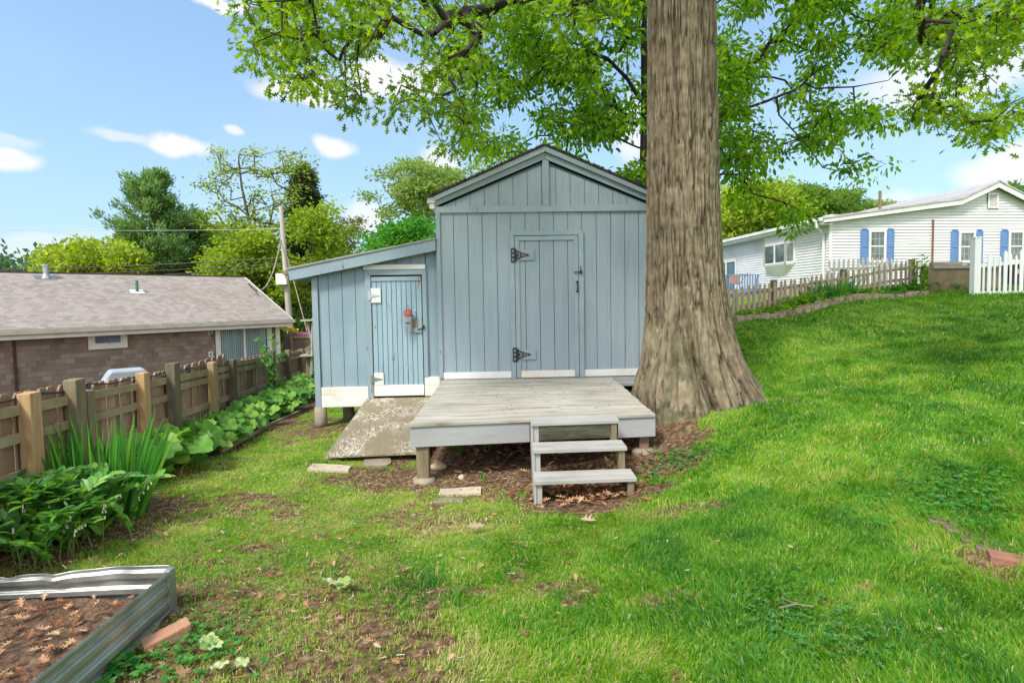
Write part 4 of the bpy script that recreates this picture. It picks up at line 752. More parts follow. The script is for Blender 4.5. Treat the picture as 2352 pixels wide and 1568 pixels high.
x0, _ = hl(*z(650, 780), WY); x1, z0 = hl(*z(945, 846), WY); hwin(x0, x1, z0, -.71, .14, 'window', M('mottled_blue_glass', [(.06, .11, .20), (.12, .19, .30)], 3, rough=.05, bump=0, spec=.9))  # pane base colour is a noisy mix of blues
x0, _ = hl(*z(1597, 780), WY); x1, _ = hl(*z(2012, 700), WY); xm_ = hl(*z(1812, 750), WY)[0]
sd_ = hwin(x0, x1, -2.85, -.71, .14, 'sliding_door', m_glass, mull=(xm_,))
mb = MB()       # vertical blinds behind the glass
nbl = 22
for k in range(nbl):
    xa_ = x0+.2+(x1-x0-.42)*k/nbl; mb.hexa([(xa_, WY-.0275, -2.7), (xa_+.062, WY-.034, -2.7), (xa_+.062, WY-.033, -2.7), (xa_, WY-.0265, -2.7), (xa_, WY-.0275, -.88), (xa_+.062, WY-.034, -.88), (xa_+.062, WY-.033, -.88), (xa_, WY-.0265, -.88)])
hs.part('blinds', mb, M('pale_blinds', [(.18, .26, .28), (.26, .36, .38)], .8, island=.12, bump=0), sd_)
xd = hl(*z(97, 760), WY)[0]; hs.part('downpipe', MB().tube([(xd, WY-.05, -.75), (xd, WY-.05, -3.0)], .035, 8), M('maroon_pipe', [(.07, .03, .03), (.10, .045, .04)], 5))
xd = hl(*z(1345, 705), WY)[0]; hs.part('soffit_vent', MB().box(xd-.14, xd+.14, WY-.13, WY, -.84, -.72), m_dark)
xd = hl(*z(2055, 672), WY)[0]; hs.part('soffit_lamp', MB().box(xd-.1, xd+.1, WY-.13, WY, -.78, -.70), m_dark)
xo, zo = hl(*z(1565, 897), WY); ob = hs.part('outlet_box', MB().box(xo-.075, xo+.075, WY-.02, WY, zo-.09, zo+.09), m_white); hs.part('socket', MB().box(xo-.03, xo+.03, WY-.026, WY-.02, zo-.045, zo+.045), m_concrete, ob)
# lantern and floodlights fixed to the wall
xo, zo = hl(*z(1562, 728), WY); ln = hs.part('wall_lantern', MB().box(xo-.08, xo+.06, WY-.03, WY, zo-.12, zo+.08), m_white)
mb = MB().lathe([(.02, zo-.16), (.03, zo-.12), (.012, zo-.1)], xo, WY-.13, 8).lathe([(.075, zo+.055), (.05, zo+.10), (.01, zo+.13), (.008, zo+.16)], xo, WY-.13, 6)
for a_ in range(6): mb.tube([(xo+.045*math.cos(a_*math.pi/3), WY-.13+.045*math.sin(a_*math.pi/3), zo-.10), (xo+.068*math.cos(a_*math.pi/3), WY-.13+.068*math.sin(a_*math.pi/3), zo+.06)], .006, 4)
mb.tube([(xo, WY-.03, zo-.1), (xo, WY-.09, zo-.15), (xo, WY-.13, zo-.13)], .01, 6); hs.part('lantern_cage', mb, m_iron, ln)
hs.part('lantern_glass', MB().lathe([(.04, zo-.09), (.06, zo+.05)], xo, WY-.13, 6), plain('frosted_glass', (.5, .5, .45), .3), ln)
xo, zo = hl(*z(410, 735), WY); fl = hs.part('floodlight', MB().box(xo-.06, xo+.06, WY-.03, WY, zo-.02, zo+.08), m_white)
for dx, dz in ((-.22, -.03), (-.0, -.02), (.24, -.01)):
    hs.part('flood_head', MB().tube([(xo+dx*.25, WY-.03, zo+.03), (xo+dx*.6, WY-.09, zo+.03), (xo+dx*.8, WY-.11, zo+dz+.02), (xo+dx, WY-.2, zo+dz-.02)], [.015, .03, .05, .09], 12), m_white, fl)
# roof pipes
def rp(px, py):     # on the near roof slope
    r = ray(px, py); u1 = np.array([ED[0], ED[1], 0]); u2 = np.array([EN[0]*3.78, EN[1]*3.78, rz_+.6]); nn = np.cross(u1, u2); P1 = np.array([EB[0], EB[1], -.58]); X_ = r*((P1@nn)/(r@nn)); return float((X_[:2]-EB[:2])@ED), float((X_[:2]-EB[:2])@EN), float(X_[2])
a_, b_, c_ = rp(106, 638); fv = hs.part('flue_pipe', MB().lathe([(.13, c_-.04), (.11, c_+.06), (.085, c_+.11), (.08, c_+.12), (.08, c_+.36), (.115, c_+.37), (.115, c_+.43), (.08, c_+.44)], a_, b_, 16), m_steel, smooth=False)
hs.part('flashing', MB().hexa([(a_-.3, b_-.14, c_-.045), (a_+.26, b_-.14, c_-.045), (a_+.26, b_+.14, c_+.07), (a_-.3, b_+.14, c_+.07), (a_-.3, b_-.14, c_-.035), (a_+.26, b_-.14, c_-.035), (a_+.26, b_+.14, c_+.08), (a_-.3, b_+.14, c_+.08)]), m_steel, fv)
a_, b_, c_ = rp(315, 671); fv = hs.part('vent_pipe', MB().tube([(a_, b_, c_), (a_, b_, c_+.40)], .05, 12), M('green_vent', [(.05, .16, .15), (.09, .22, .2)], 5))
hs.part('flashing', MB().hexa([(a_-.2, b_-.14, c_-.05), (a_+.2, b_-.14, c_-.05), (a_+.2, b_+.14, c_+.08), (a_-.2, b_+.14, c_+.08), (a_-.2, b_-.14, c_-.03), (a_+.2, b_-.14, c_-.03), (a_+.2, b_+.14, c_+.1), (a_-.2, b_+.14, c_+.1)]), m_white, fv)
# covered grill by the wall
gp = U(290, 840, 13.2)
mb = MB(); L0 = [(-.5, -.3), (.5, -.3), (.5, .3), (-.5, .3)]
def ringz(s_, z_, j=0): return [(gp[0]+a_*s_*.766-b_*.643, 13.2+a_*s_*.643+b_*.766, z_) for a_, b_ in L0]
b0 = ringz(1.15, -2.9); b1 = ringz(1.0, -1.74); b2 = ringz(.66, -1.47)
mb.add(b0+b1+b2, [(0, 1, 5, 4), (1, 2, 6, 5), (2, 3, 7, 6), (3, 0, 4, 7), (4, 5, 9, 8), (5, 6, 10, 9), (6, 7, 11, 10), (7, 4, 8, 11), (8, 9, 10, 11)])
o = single('covered_grill', mb, M('blue_grey_cover', [(.28, .32, .39), (.36, .40, .46)], 2, rough=.5), 'pale blue grey covered grill standing between the brown wall and the fence', 'covered grill', bevel=.05)
# ------------------------------------------------------------------ brown board fence on the left
fy = lambda px: -2.773/((px-1176)/1300+.187)
fz_top = lambda y: -.63-.055*(y-4.1)
m_board = M('fence_boards', [(.16, .10, .065), (.27, .175, .12), (.36, .25, .18)], 2.2, (1, 1, .4), .85, .35, 14, (1, 1, .15), island=.30, peel=((.13, .14, .07), .66, 2.5, (1, 1, .5)))
m_rail = M('mossy_rail', [(.19, .155, .08), (.29, .235, .14), (.37, .305, .20)], 3, (1, 1, 1), .9, .3, island=.1)
fdir = np.array([-.187, 1, 0]); fdir /= np.linalg.norm(fdir); fnr = np.array([fdir[1], -fdir[0], 0])   # towards the garden
fn = Thing('board_fence', 'long brown board fence with mossy rails and posts running along the garden bed', 'fence', (fence_x(8), 8, -1.9))
def fpt(y, off, z): p = np.array([fence_x(y), y, z]); return p+fnr*off*np.array([1, 1, 0])
secs = [1.2, 2.9, fy(172), fy(387), fy(527), fy(622), fy(690), 20.5]
for si, (ya, yb) in enumerate(zip(secs[:-1], secs[1:])):
    mb = MB(); bw = .125; L_ = (yb-ya)*math.hypot(1, .187); nbd = int(L_/bw); lift = [.0, .02, .0, .10, .02, -.02, -.03][si]
    for k in range(nbd):
        y0 = ya+(yb-ya)*k/nbd; y1 = ya+(yb-ya)*(k+.91)/nbd; zt = fz_top((y0+y1)/2)+.0+lift*(k/nbd)*1.2; zb_ = zt-1.35
        o0 = -.09 if k % 2 == 0 else -.075; cx_ = (y1-y0)
        prf = [(0, zb_), (1, zb_), (1, zt-.035), (.78, zt), (.22, zt), (0, zt-.035)]
        f_ = [fpt(y0+cx_*a_, o0, b_) for a_, b_ in prf]; g_ = [fpt(y0+cx_*a_, o0-.016, b_) for a_, b_ in prf]
        mb.add(f_+g_, [tuple(range(6)), tuple(range(11, 5, -1))]+[(i, i+6, (i+1) % 6+6, (i+1) % 6) for i in range(6)])
    fn.part('board_panel', mb, m_board)
    for dz in ((-.11, -.31, -.58, -.86) if si < 3 else (-.11, -.22, -.57, -.9) if si == 3 else (-.06, -.17, -.60, -.95)):
        mb = MB(); a_ = fpt(ya+.02, -.045, fz_top(ya)+dz); b_ = fpt(yb-.02, -.045, fz_top(yb)+dz); mb.beam(a_, b_, .038, .07 if si < 3 else .08); fn.part('rail', mb, m_rail)
for px, wd, hp_, kind in [(54, .10, .03, 'n'), (163, .11, .08, 'w'), (187, .085, -.03, 'w'), (318, .095, .05, 'n'), (387, .115, .11, 'd'), (480, .095, .05, 'n2'), (527, .11, .04, 'd'), (622, .11, .08, 'd'), (658, .11, .06, 'w'), (690, .11, .03, 'w')]:
    y_ = fy(px); p = fpt(y_, .01 if kind != 'w' else 0, 0); zt = fz_top(y_)+hp_-.02; mb = MB(); h2 = wd/2; lean = RS.uniform(-.015, .015)
    mb.hexa([(p[0]-h2, p[1]-h2, -2.3), (p[0]+h2, p[1]-h2, -2.3), (p[0]+h2, p[1]+h2, -2.3), (p[0]-h2, p[1]+h2, -2.3), (p[0]-h2+lean, p[1]-h2, zt), (p[0]+h2+lean, p[1]-h2, zt), (p[0]+h2+lean, p[1]+h2, zt+.006), (p[0]-h2+lean, p[1]+h2, zt+.006)])
    mt = {'n': m_newwood, 'n2': M('yellowish_post', [(.26, .20, .10), (.36, .28, .15)], 4, (4, 4, .5)), 'w': m_postwood, 'd': M('dark_post', [(.085, .075, .05), (.15, .13, .09)], 4, (4, 4, .5), bump=.4)}[kind]
    fn.part('post', mb, mt, bevel=.006, label={'n': 'fresh yellow wooden post', 'd': 'dark weathered post'}.get(kind))
# string of lamps sagging along the fence top
mb = MB(); pts_ = []; knots = [3.0, 3.55, 4.25, 5.0, 5.9, 6.6, 7.3, 8.2, 9.4, 10.6, 12, 14, 16]
for a_, b_ in zip(knots[:-1], knots[1:]):
    for k in range(5):
        t_ = k/5; y_ = a_+(b_-a_)*t_; pts_.append(fpt(y_, -.055, fz_top(y_)-.02-.035*math.sin(math.pi*t_)+(.02 if y_ < 8 else 0)))
mb.tube(pts_, .008, 6); cz = Thing('string_lights', 'black string light cable looped along the top of the brown fence', 'string lights', tuple(pts_[20])); cz.part('cable', mb, m_iron)
for y_ in knots[1:-1]:
    p = fpt(y_, -.05, fz_top(y_)+.0); cz.part('socket', MB().tube([p, p+np.array([.01, -.03, -.03]), p+np.array([.02, -.05, -.055])], [.012, .022, .012], 8), m_iron)
# gate fence, feeder, pole and wires beyond
gy = 23.0
gf = Thing('garden_gate', 'brown wooden gate with diagonal brace and pointed boards at the end of the fence', 'gate', (U(690, 780, gy)[0], gy, -2.6))
mb = MB(); xa_, xb_ = U(650, 780, gy)[0], U(742, 780, gy)[0]; nbd = 17
for k in range(nbd):
    a_ = xa_+(xb_-xa_)*k/nbd; b_ = a_+(xb_-xa_)/nbd*.93; zt = -1.20; mb.prism([(a_, -2.7), (b_, -2.7), (b_, zt-.05), ((a_+b_)/2, zt+.05), (a_, zt-.05)], gy, gy+.02)
gf.part('board_panel', mb, M('gate_boards', [(.14, .11, .09), (.20, .165, .13)], 3, island=.12))
mb = MB().box(xa_+.3, xb_-.1, gy-.04, gy-.002, -1.42, -1.33).box(xa_+.3, xa_+.4, gy-.038, gy-.002, -2.6, -1.42); mb.beam((xa_+.45, gy-.03, -2.3), (xb_-.2, gy-.03, -1.45), .03, .09); gf.part('brace', mb, m_rail)
mb = MB()
for k in range(15):
    a_ = U(683+k*3.6, 763, gy-.1); mb.prism([(a_[0]-.03, -1.18), (a_[0]+.03, -1.18), (a_[0], -1.28)], gy-.12, gy-.115)
mpk = plain('pink_flag', (.75, .08, .5), .6); single('bunting', mb, mpk, 'little pink pennants strung on the wooden gate', 'bunting')
yb_ = foliage('yellow_flowers', np.array([U(664+RS.uniform(-12, 12), 757+RS.uniform(-5, 5), gy+.3) for _ in range(14)]), 16, .08, .1, quad_tpl(), plain('flower_yellow', (.75, .62, .03), .6)); tag(yb_, 'yellow flowering bush top just over the brown gate', 'flowers', kind=None)
p0 = U(711, 860, 12.2); fd = Thing('plant_stand', 'grey weathered wooden plant stand between the fence and the lean-to corner', 'plant stand', (p0[0], 12.2, -2.05))
mb = MB().box(p0[0]-.05, p0[0]+.06, 12.15, 12.27, -2.1, -.95); fd.part('post', mb, m_postwood)
for px, py, w_ in ((708, 735, .20), (705, 815, .17)):
    q_ = U(px, py, 12.15); mb = MB().box(q_[0]-w_*.6, q_[0]+w_, 12.0, 12.3, q_[2]-.02, q_[2]+.015); fd.part('shelf', mb, M('grey_driftwood', [(.25, .25, .21), (.38, .38, .33)], 6))
mb = MB().tube([U(705, 737, 12.1), U(712, 765, 12.1), U(718, 790, 12.1), U(706, 812, 12.1)], .025, 6).tube([U(719, 730, 12.1), U(716, 860, 12.1)], .03, 6); fd.part('brace', mb, bpy.data.materials['grey_driftwood'])
YP = 26.
pb, pt = U(666, 750, YP), U(645, 474, YP); ppole = Thing('utility_pole', 'leaning pale wooden utility pole beyond the house, with a white box on it', 'utility pole', (pb[0], pb[1], Hs(pb[0], pb[1])))
ppole.part('pole', MB().tube([(pb[0], pb[1], pb[2]-1.2), pb, pt], [.15, .14, .095], 12), M('pale_pole_wood', [(.36, .34, .29), (.48, .46, .41)], 3, (3, 3, .4), bump=.3))
q_ = U(650, 641, YP-.2); ppole.part('box', MB().box(q_[0]-.28, q_[0]+.22, YP-.35, YP-.1, q_[2]-.26, q_[2]+.25), m_white, bevel=.02)
q_ = U(668, 640, YP-.2); ppole.part('bracket', MB().box(q_[0]-.4, q_[0]+.35, YP-.1, YP, q_[2]+.12, q_[2]+.2), m_concrete)
def wire(a_, b_, sag, r_, label, mat=m_iron, n_=18):
    mb = MB(); P_ = []
    for k in range(n_+1):
        t_ = k/n_; p = a_*(1-t_)+b_*t_; P_.append(p-np.array([0, 0, sag*4*t_*(1-t_)]))
    mb.tube(P_, r_, 5); single('overhead_wire', mb, mat, label, 'cable', loc=tuple(P_[0]))
wire(U(-200, 623, YP+2), U(657, 592, YP), .12, .022, 'topmost of the three black cables low over the brown roof, left of the pole')
wire(U(-200, 634, YP+2), U(658, 605, YP), .15, .016, 'middle of the three black cables low over the brown roof, left of the pole')
wire(U(-200, 646, YP+2), U(658, 612, YP), .18, .016, 'lowest of the three black cables low over the brown roof, left of the pole')
wire(U(-200, 524, YP+3), U(650, 526, YP), .1, .009, 'single thin pale wire high in the sky left of the pole', m_steel)
wire(U(657, 592, YP), U(860, 612, YP+4), .1, .022, 'upper black cable running right from the pole behind the lean-to roof'); wire(U(658, 605, YP), U(860, 622, YP+4), .1, .02, 'lower black cable running right from the pole behind the lean-to roof')
wire(U(646, 545, YP), U(570, 650, 22.), 1.1, .03, 'thick pale cable hanging in a loop from the pole to the brown house', m_concrete)
wire(U(660, 590, YP), U(705, 760, YP-4), .0, .02, 'straight guy wire slanting down from the utility pole to the ground', m_concrete)
# little white gabled house beyond the roof
gx_, gy_ = U(430, 635, 60)[0], 60; wg = Thing('small_white_house', 'small white gable with dark glass roof peeping over the brown roof ridge', 'house', (gx_, gy_, -1.5))
zz_ = U(420, 621, 60)[2]; a_ = U(395, 636, 60)[0]; c_ = U(447, 636, 60)[0]; 
wg.part('gable', MB().prism([(a_, -1.5), (c_, -1.5), (c_, U(0, 634, 60)[2]+.2), ((a_+c_)/2, zz_-.1), (a_, U(0, 634, 60)[2]+.2)], 60, 66), m_white)
wg.part('roof', MB().prism([(a_-.3, zz_-1.0), ((a_+c_)/2, zz_), ((a_+c_)/2, zz_+.12), (a_-.3, zz_-.86)], 59.8, 66).prism([((a_+c_)/2, zz_+.12), ((a_+c_)/2, zz_), (c_+.3, zz_-1.0), (c_+.3, zz_-.86)], 59.8, 66), M('dark_metal_roof', [(.06, .08, .10), (.12, .15, .18)], 3))
# ------------------------------------------------------------------ white house on the right
fa = math.radians(5); HB = U(1905, 600, 22.); wh = Thing('white_house', 'long white clapboard house with blue shutters beyond the lawn', 'house', (HB[0], HB[1], 0), fa, mode='l')
FD = np.array([math.cos(fa), math.sin(fa)]); FN = np.array([-FD[1], FD[0]])
def wl(px, py, y_=0):
    r = ray(px, py); N3 = np.array([FN[0], FN[1], 0]); X_ = r*((HB[:2]@FN+y_)/(r@N3)); return float((X_[:2]-HB[:2])@FD), float(X_[2])
def ws(px, py):   # side wall plane x = 0: gives y, z
    r = ray(px, py); N3 = np.array([FD[0], FD[1], 0]); X_ = r*((HB[:2]@FD)/(r@N3)); return float((X_[:2]-HB[:2])@FN), float(X_[2])
z4 = lambda x, y: ((2150+x/2.551)*.7656, (540+y/2.551)*.7656)
bk = wl(*z4(1835, 178)); pk = wl(*z4(2113, 48)); ZE = wl(*z4(862, 300))[1]; print('white house', bk, pk, ZE)
XR = pk[0]+(pk[0]-bk[0])+1.5
def zr_(x): return ZE+(bk[1]-ZE)*x/bk[0] if x < bk[0] else (bk[1]+(pk[1]-bk[1])*(x-bk[0])/(pk[0]-bk[0]) if x < pk[0] else pk[1]-(x-pk[0])*.45)
m_clap = M('white_clapboard', [(.50, .51, .53), (.62, .63, .65), (.66, .67, .68)], .7, (1, 1, 2), .5, .03, 8, peel=((.50, .50, .48), .66, 1.1, (.7, 1, 3)))
z_ = .35; mb = MB(); row = .112
while z_ < pk[1]:
    z2_ = z_+row
    lo_ = next((x for x in np.arange(0, 12, .05) if zr_(x) > z_+.02), None); hi_ = next((x for x in np.arange(XR, 0, -.05) if zr_(x) > z_+.02), None)
    if lo_ is None or hi_ is None or hi_-lo_ < .15: break
    lo2 = next((x for x in np.arange(0, 12, .05) if zr_(x) > z2_), lo_+.2); hi2 = next((x for x in np.arange(XR, 0, -.05) if zr_(x) > z2_), hi_-.2)
    if hi2 <= lo2: lo2 = hi2 = (lo2+hi2)/2
    mb.add([(lo_, -.034, z_), (hi_, -.034, z_), (hi2, -.002, z2_), (lo2, -.002, z2_), (lo_, 0, z_), (hi_, 0, z_)], [(0, 1, 2, 3), (4, 5, 1, 0)]); z_ = z2_
wh.part('front_siding', mb, m_clap)
ox = [0, bk[0], pk[0], XR]; wh.part('gable_wall', MB().prism([(0.0, -.3), (XR, -.3), (XR, zr_(XR)), (pk[0], pk[1]), (bk[0], bk[1]), (0, ZE)], .002, .1), m_clap)
mb = MB(); z_ = .35
while z_ < ZE-.02:
    mb.add([(-.034, 0, z_), (-.034, 18, z_), (-.002, 18, min(z_+row, ZE)), (-.002, 0, min(z_+row, ZE)), (0, 0, z_), (0, 18, z_)], [(1, 0, 3, 2), (5, 4, 0, 1)]); z_ += row
wh.part('side_siding', mb, m_clap); wh.part('side_wall', MB().box(0.001, .1, .11, 18, -.5, ZE), m_clap)
wh.part('foundation', MB().box(-.012, XR, -.012, 0, -.6, .34).box(-.012, -.001, .001, 18, -.7, .34), M('tan_block_foundation', [(.30, .23, .17), (.42, .34, .26)], 4))
wh.part('corner_board', MB().box(-.03, .07, -.035, .0, .3, ZE-.02), m_white)
m_roofR = course_mat('pale_grey_roof', [(.26, .26, .27), (.36, .36, .37), (.46, .46, .47)], .5, .1, (.2, .2, .21), .006)
mb = MB(); rr_ = [(-.45, ZE-.02), (bk[0], bk[1]+.1), (bk[0], bk[1]+.16), (-.45, ZE+.06)]; mb.prism(rr_, -.30, 18)
mb.prism([(bk[0]+.001, bk[1]+.1), (pk[0], pk[1]+.12), (pk[0], pk[1]+.18), (bk[0]+.001, bk[1]+.16)], -.30, 18); mb.prism([(pk[0]+.001, pk[1]+.18), (pk[0]+.001, pk[1]+.12), (XR+.4, zr_(XR+.4)+.1), (XR+.4, zr_(XR+.4)+.16)], -.30, 18)
rw = wh.part('roof', mb, m_roofR)
mb = MB(); mb.prism([(-.42, ZE-.16), (bk[0], bk[1]-.09), (bk[0], bk[1]+.1), (-.42, ZE-.02)], -.27, -.22); mb.prism([(bk[0], bk[1]-.09), (pk[0], pk[1]-.09), (pk[0], pk[1]+.12), (bk[0], bk[1]+.1)], -.27, -.22); mb.prism([(pk[0]+.001, pk[1]-.09), (XR+.4, zr_(XR+.4)-.1), (XR+.4, zr_(XR+.4)+.1), (pk[0]+.001, pk[1]+.12)], -.27, -.22)
wh.part('rake_board', mb, m_white, rw)
wh.part('fascia', MB().box(-.45, -.42, -.2, 18, ZE-.20, ZE-.01), m_white, rw); wh.part('gutter', MB().box(-.55, -.452, -.25, 18, ZE-.09, ZE+.02), m_white, rw); wh.part('soffit', MB().box(-.42, -.03, -.21, 18, ZE-.22, ZE-.19), m_white, rw)
wh.part('downspout', MB().tube([(-.50, .05, ZE-.09), (-.50, .05, ZE-.3), (-.08, .25, ZE-.55), (-.07, .25, -.3)], .05, 8), m_white)
m_gw0 = M('muntin_grey', [(.30, .33, .33), (.38, .41, .41)], 3, bump=0); m_shut = M('blue_shutter', [(.10, .19, .40), (.125, .225, .46)], 3, bump=.05); m_gr = M('painted_reflection', [(.02, .03, .035), (.06, .09, .09), (.16, .20, .21)], 2.2, rough=.05, bump=0, spec=.9)  # pane colour holds mottled grey-green painted reflections
def dh(xa_, xb_, z0, z1):
    w_ = wh.part('window', MB().box(xa_, xb_, -.03, -.001, z0, z1), m_dark); tw = .085
    wh.part('frame', MB().box(xa_, xa_+tw, -.07, -.03, z0, z1).box(xb_-tw, xb_, -.07, -.03, z0, z1).box(xa_+tw, xb_-tw, -.07, -.03, z1-tw, z1).box(xa_+tw, xb_-tw, -.07, -.03, z0, z0+tw).box(xa_+tw, xb_-tw, -.055, -.03, (z0+z1)/2-.025, (z0+z1)/2+.025), m_white, w_)
    wh.part('pane', MB().box(xa_+tw, xb_-tw, -.036, -.031, z0+tw, z1-tw), m_gr, w_)
    mb = MB(); 
    for k in (1, 2): x_ = xa_+tw+(xb_-xa_-2*tw)*k/3; mb.box(x_-.008, x_+.008, -.040, -.036, z0+tw, z1-tw)
    for z_ in (z0+(z1-z0)*.27, z0+(z1-z0)*.73): mb.box(xa_+tw, xb_-tw, -.0405, -.036, z_-.008, z_+.008)
    wh.part('muntins', mb, m_gw0, w_)
def shut(xa_, xb_, z0, z1):
    s_ = wh.part('shutter', MB().box(xa_, xb_, -.05, -.025, z0, z1), m_shut, bevel=.004); mb = MB()
    for za, zb in ((z0+.06, (z0+z1)/2-.03), ((z0+z1)/2+.03, z1-.06)):
        k = int((zb-za)/.035)
        for i in range(k): mb.add([(xa_+.05, -.062, za+i*.035), (xb_-.05, -.062, za+i*.035), (xb_-.05, -.051, za+i*.035+.033), (xa_+.05, -.051, za+i*.035+.033)], [(0, 1, 2, 3)])
    mb.box(xa_, xa_+.05, -.066, -.05, z0, z1).box(xb_-.05, xb_, -.066, -.05, z0, z1).box(xa_+.05, xb_-.05, -.066, -.05, z0, z0+.06).box(xa_+.05, xb_-.05, -.066, -.05, z1-.06, z1).box(xa_+.05, xb_-.05, -.066, -.05, (z0+z1)/2-.03, (z0+z1)/2+.03)
    wh.part('louvres', mb, m_shut, s_)
def xs(x_): return wl(*z4(x_, 500))[0]
zT, zB = wl(*z4(1200, 383))[1], wl(*z4(1200, 632))[1]
for sa_, w0, w1, sb_ in ((1095, 1158, 1290, 1350), (1785, 1845, 1972, 2028), (2165, 2225, 2345, 2400)):
    k_ = (sb_-1290 if sa_ == 1095 else 56); shut(xs(sa_), xs(w0)-.02, zT-.06*(sa_ > 1500), zB-.04*(sa_ > 1500)); dh(xs(w0), xs(w1), zB-.04*(sa_ > 1500), zT-.06*(sa_ > 1500)); shut(xs(w1)+.02, xs(sb_), zT-.06*(sa_ > 1500), zB-.04*(sa_ > 1500))
xp = xs(1644); wh.part('copper_pipe', MB().tube([(xp, -.06, wl(*z4(1640, 305))[1]), (xp, -.06, .3)], .035, 8), M('rusty_pipe', [(.13, .055, .03), (.24, .10, .05)], 6))
va, vb = wl(*z4(2068, 103)), wl(*z4(2145, 217)); vt = wh.part('gable_vent', MB().box(va[0], vb[0], -.05, -.02, vb[1], va[1]), m_dark); mb = MB().box(va[0], va[0]+.06, -.075, -.05, vb[1], va[1]).box(vb[0]-.06, vb[0], -.075, -.05, vb[1], va[1]).box(va[0]+.06, vb[0]-.06, -.075, -.05, va[1]-.06, va[1]).box(va[0]+.06, vb[0]-.06, -.075, -.05, vb[1], vb[1]+.06)
for k in range(11): z_ = vb[1]+.07+(va[1]-vb[1]-.13)*k/11; mb.add([(va[0]+.06, -.075, z_), (vb[0]-.06, -.075, z_), (vb[0]-.06, -.060, z_+.026), (va[0]+.06, -.060, z_+.026)], [(0, 1, 2, 3)])
wh.part('louvres', mb, m_white, vt)
# bay window, sliding door on the side wall
yb0, zbt = ws(*z4(603, 470)); yb1, _ = ws(*z4(382, 500)); zt_ = ws(*z4(603, 466))[1]; zb_ = ws(*z4(603, 630))[1]; print('bay', yb0, yb1, zt_, zb_)
by = wh.part('bay_window', MB().hexa([(-.02, yb0, zb_-.08), (-.02, yb1, zb_-.08), (-.26, yb1-.3, zb_-.08), (-.26, yb0+.3, zb_-.08), (-.02, yb0, zb_-.02), (-.02, yb1, zb_-.02), (-.26, yb1-.3, zb_-.02), (-.26, yb0+.3, zb_-.02)]), m_white)
wh.part('canopy', MB().hexa([(-.02, yb0, zt_), (-.02, yb1, zt_), (-.26, yb1-.3, zt_), (-.26, yb0+.3, zt_), (-.02, yb0, ZE-.22), (-.02, yb1, ZE-.22), (-.26, yb1-.3, ZE-.22), (-.26, yb0+.3, ZE-.22)]), m_clap, by)
wh.part('apron', MB().hexa([(-.02, yb0+.6, zb_-.55), (-.02, yb1-.6, zb_-.55), (-.06, yb1-.7, zb_-.5), (-.06, yb0+.7, zb_-.5), (-.02, yb0, zb_-.09), (-.02, yb1, zb_-.09), (-.26, yb1-.3, zb_-.09), (-.26, yb0+.3, zb_-.09)]), m_clap, by)
cor = [(-.02, yb0), (-.25, yb0+.3), (-.25, yb1-.3), (-.02, yb1)]
for (a_, b_) in zip(cor[:-1], cor[1:]):
    A_, B_ = np.array([*a_, 0]), np.array([*b_, 0]); hz3 = np.array([0, 0, (zb_+zt_)/2]); mb = MB().beam(A_+hz3, B_+hz3, .02, zt_-zb_); wh.part('pane', mb, m_gr, by)
    mb = MB()
    for p in (A_, B_): mb.box(p[0]-.05, p[0]+.03, p[1]-.05, p[1]+.05, zb_-.02, zt_)
    mb.beam(A_+[0, 0, zb_+.02], B_+[0, 0, zb_+.02], .06, .08); mb.beam(A_+[0, 0, zt_-.04], B_+[0, 0, zt_-.04], .06, .08); wh.part('frame', mb, m_white, by)
md = (yb0+yb1)/2; wh.part('mullion', MB().box(-.29, -.23, md-.04, md+.04, zb_, zt_), m_white, by)
yd0, zd = ws(*z4(158, 600)); yd1 = yd0+2.3; zdt = zd-.02; sl_ = wh.part('sliding_door', MB().box(-.03, -.003, yd0, yd1, .3, zdt), m_dark); wh.part('pane', MB().box(-.036, -.031, yd0+.1, yd1-.1, .4, zdt-.1), M('blue_curtained_glass', [(.06, .10, .13), (.16, .24, .30)], 3, (1, 4, .2), rough=.1, bump=0), sl_)
wh.part('frame', MB().box(-.07, -.037, yd0, yd0+.12, .3, zdt).box(-.07, -.037, yd1-.12, yd1, .3, zdt).box(-.07, -.037, yd0+.12, yd1-.12, zdt-.12, zdt).box(-.07, -.037, (yd0+yd1)/2-.05, (yd0+yd1)/2+.05, .3, zdt-.12), m_white, sl_)
ch = rp  # unused alias
# chimney stub, roof box, bird-like vane on the roof
a_, b_ = wl(*z4(1248, 235), 3.0); wh.part('roof_post', MB().box(a_-.045, a_+.045, 2.95, 3.04, zr_(a_), zr_(a_)+1.15), m_postwood, rw)
a_, b_ = wl(*z4(900, 275), 1.0); wh.part('roof_hatch', MB().box(a_-.3, a_+.45, .8, 1.3, zr_(a_)+.05, zr_(a_)+.2), m_white, rw)
# blue deck on the side
bd = Thing('blue_deck', 'blue painted deck with railing against the side of the white house', 'deck', (HB[0]-1.2, 28.5, -.2))
xa_, xb_ = U(1656, 640, 27.2)[0], U(1751, 640, 27.2)[0]; zt_ = U(1700, 630, 27.2)[2]; zb2 = U(1700, 672, 27.2)[2]; m_bd = M('blue_deck_paint', [(.11, .20, .36), (.15, .26, .43)], 3, bump=.05)
bd.part('floor', MB().box(xa_-1.5, xb_+.3, 27.2, 31, zb2-.1, zb2), m_bd)
bd.part('railing', MB().box(xa_-1.5, xb_+.08, 27.14, 27.26, zt_-.05, zt_).box(xa_-1.5, xb_+.05, 27.17, 27.23, zb2+.06, zb2+.12).box(xb_, xb_+.08, 27.2, 29.5, zt_-.05, zt_), m_bd)
mb = MB(); x_ = xa_-1.5
while x_ < xb_: mb.box(x_, x_+.04, 27.18, 27.22, zb2+.12, zt_-.05); x_ += .125
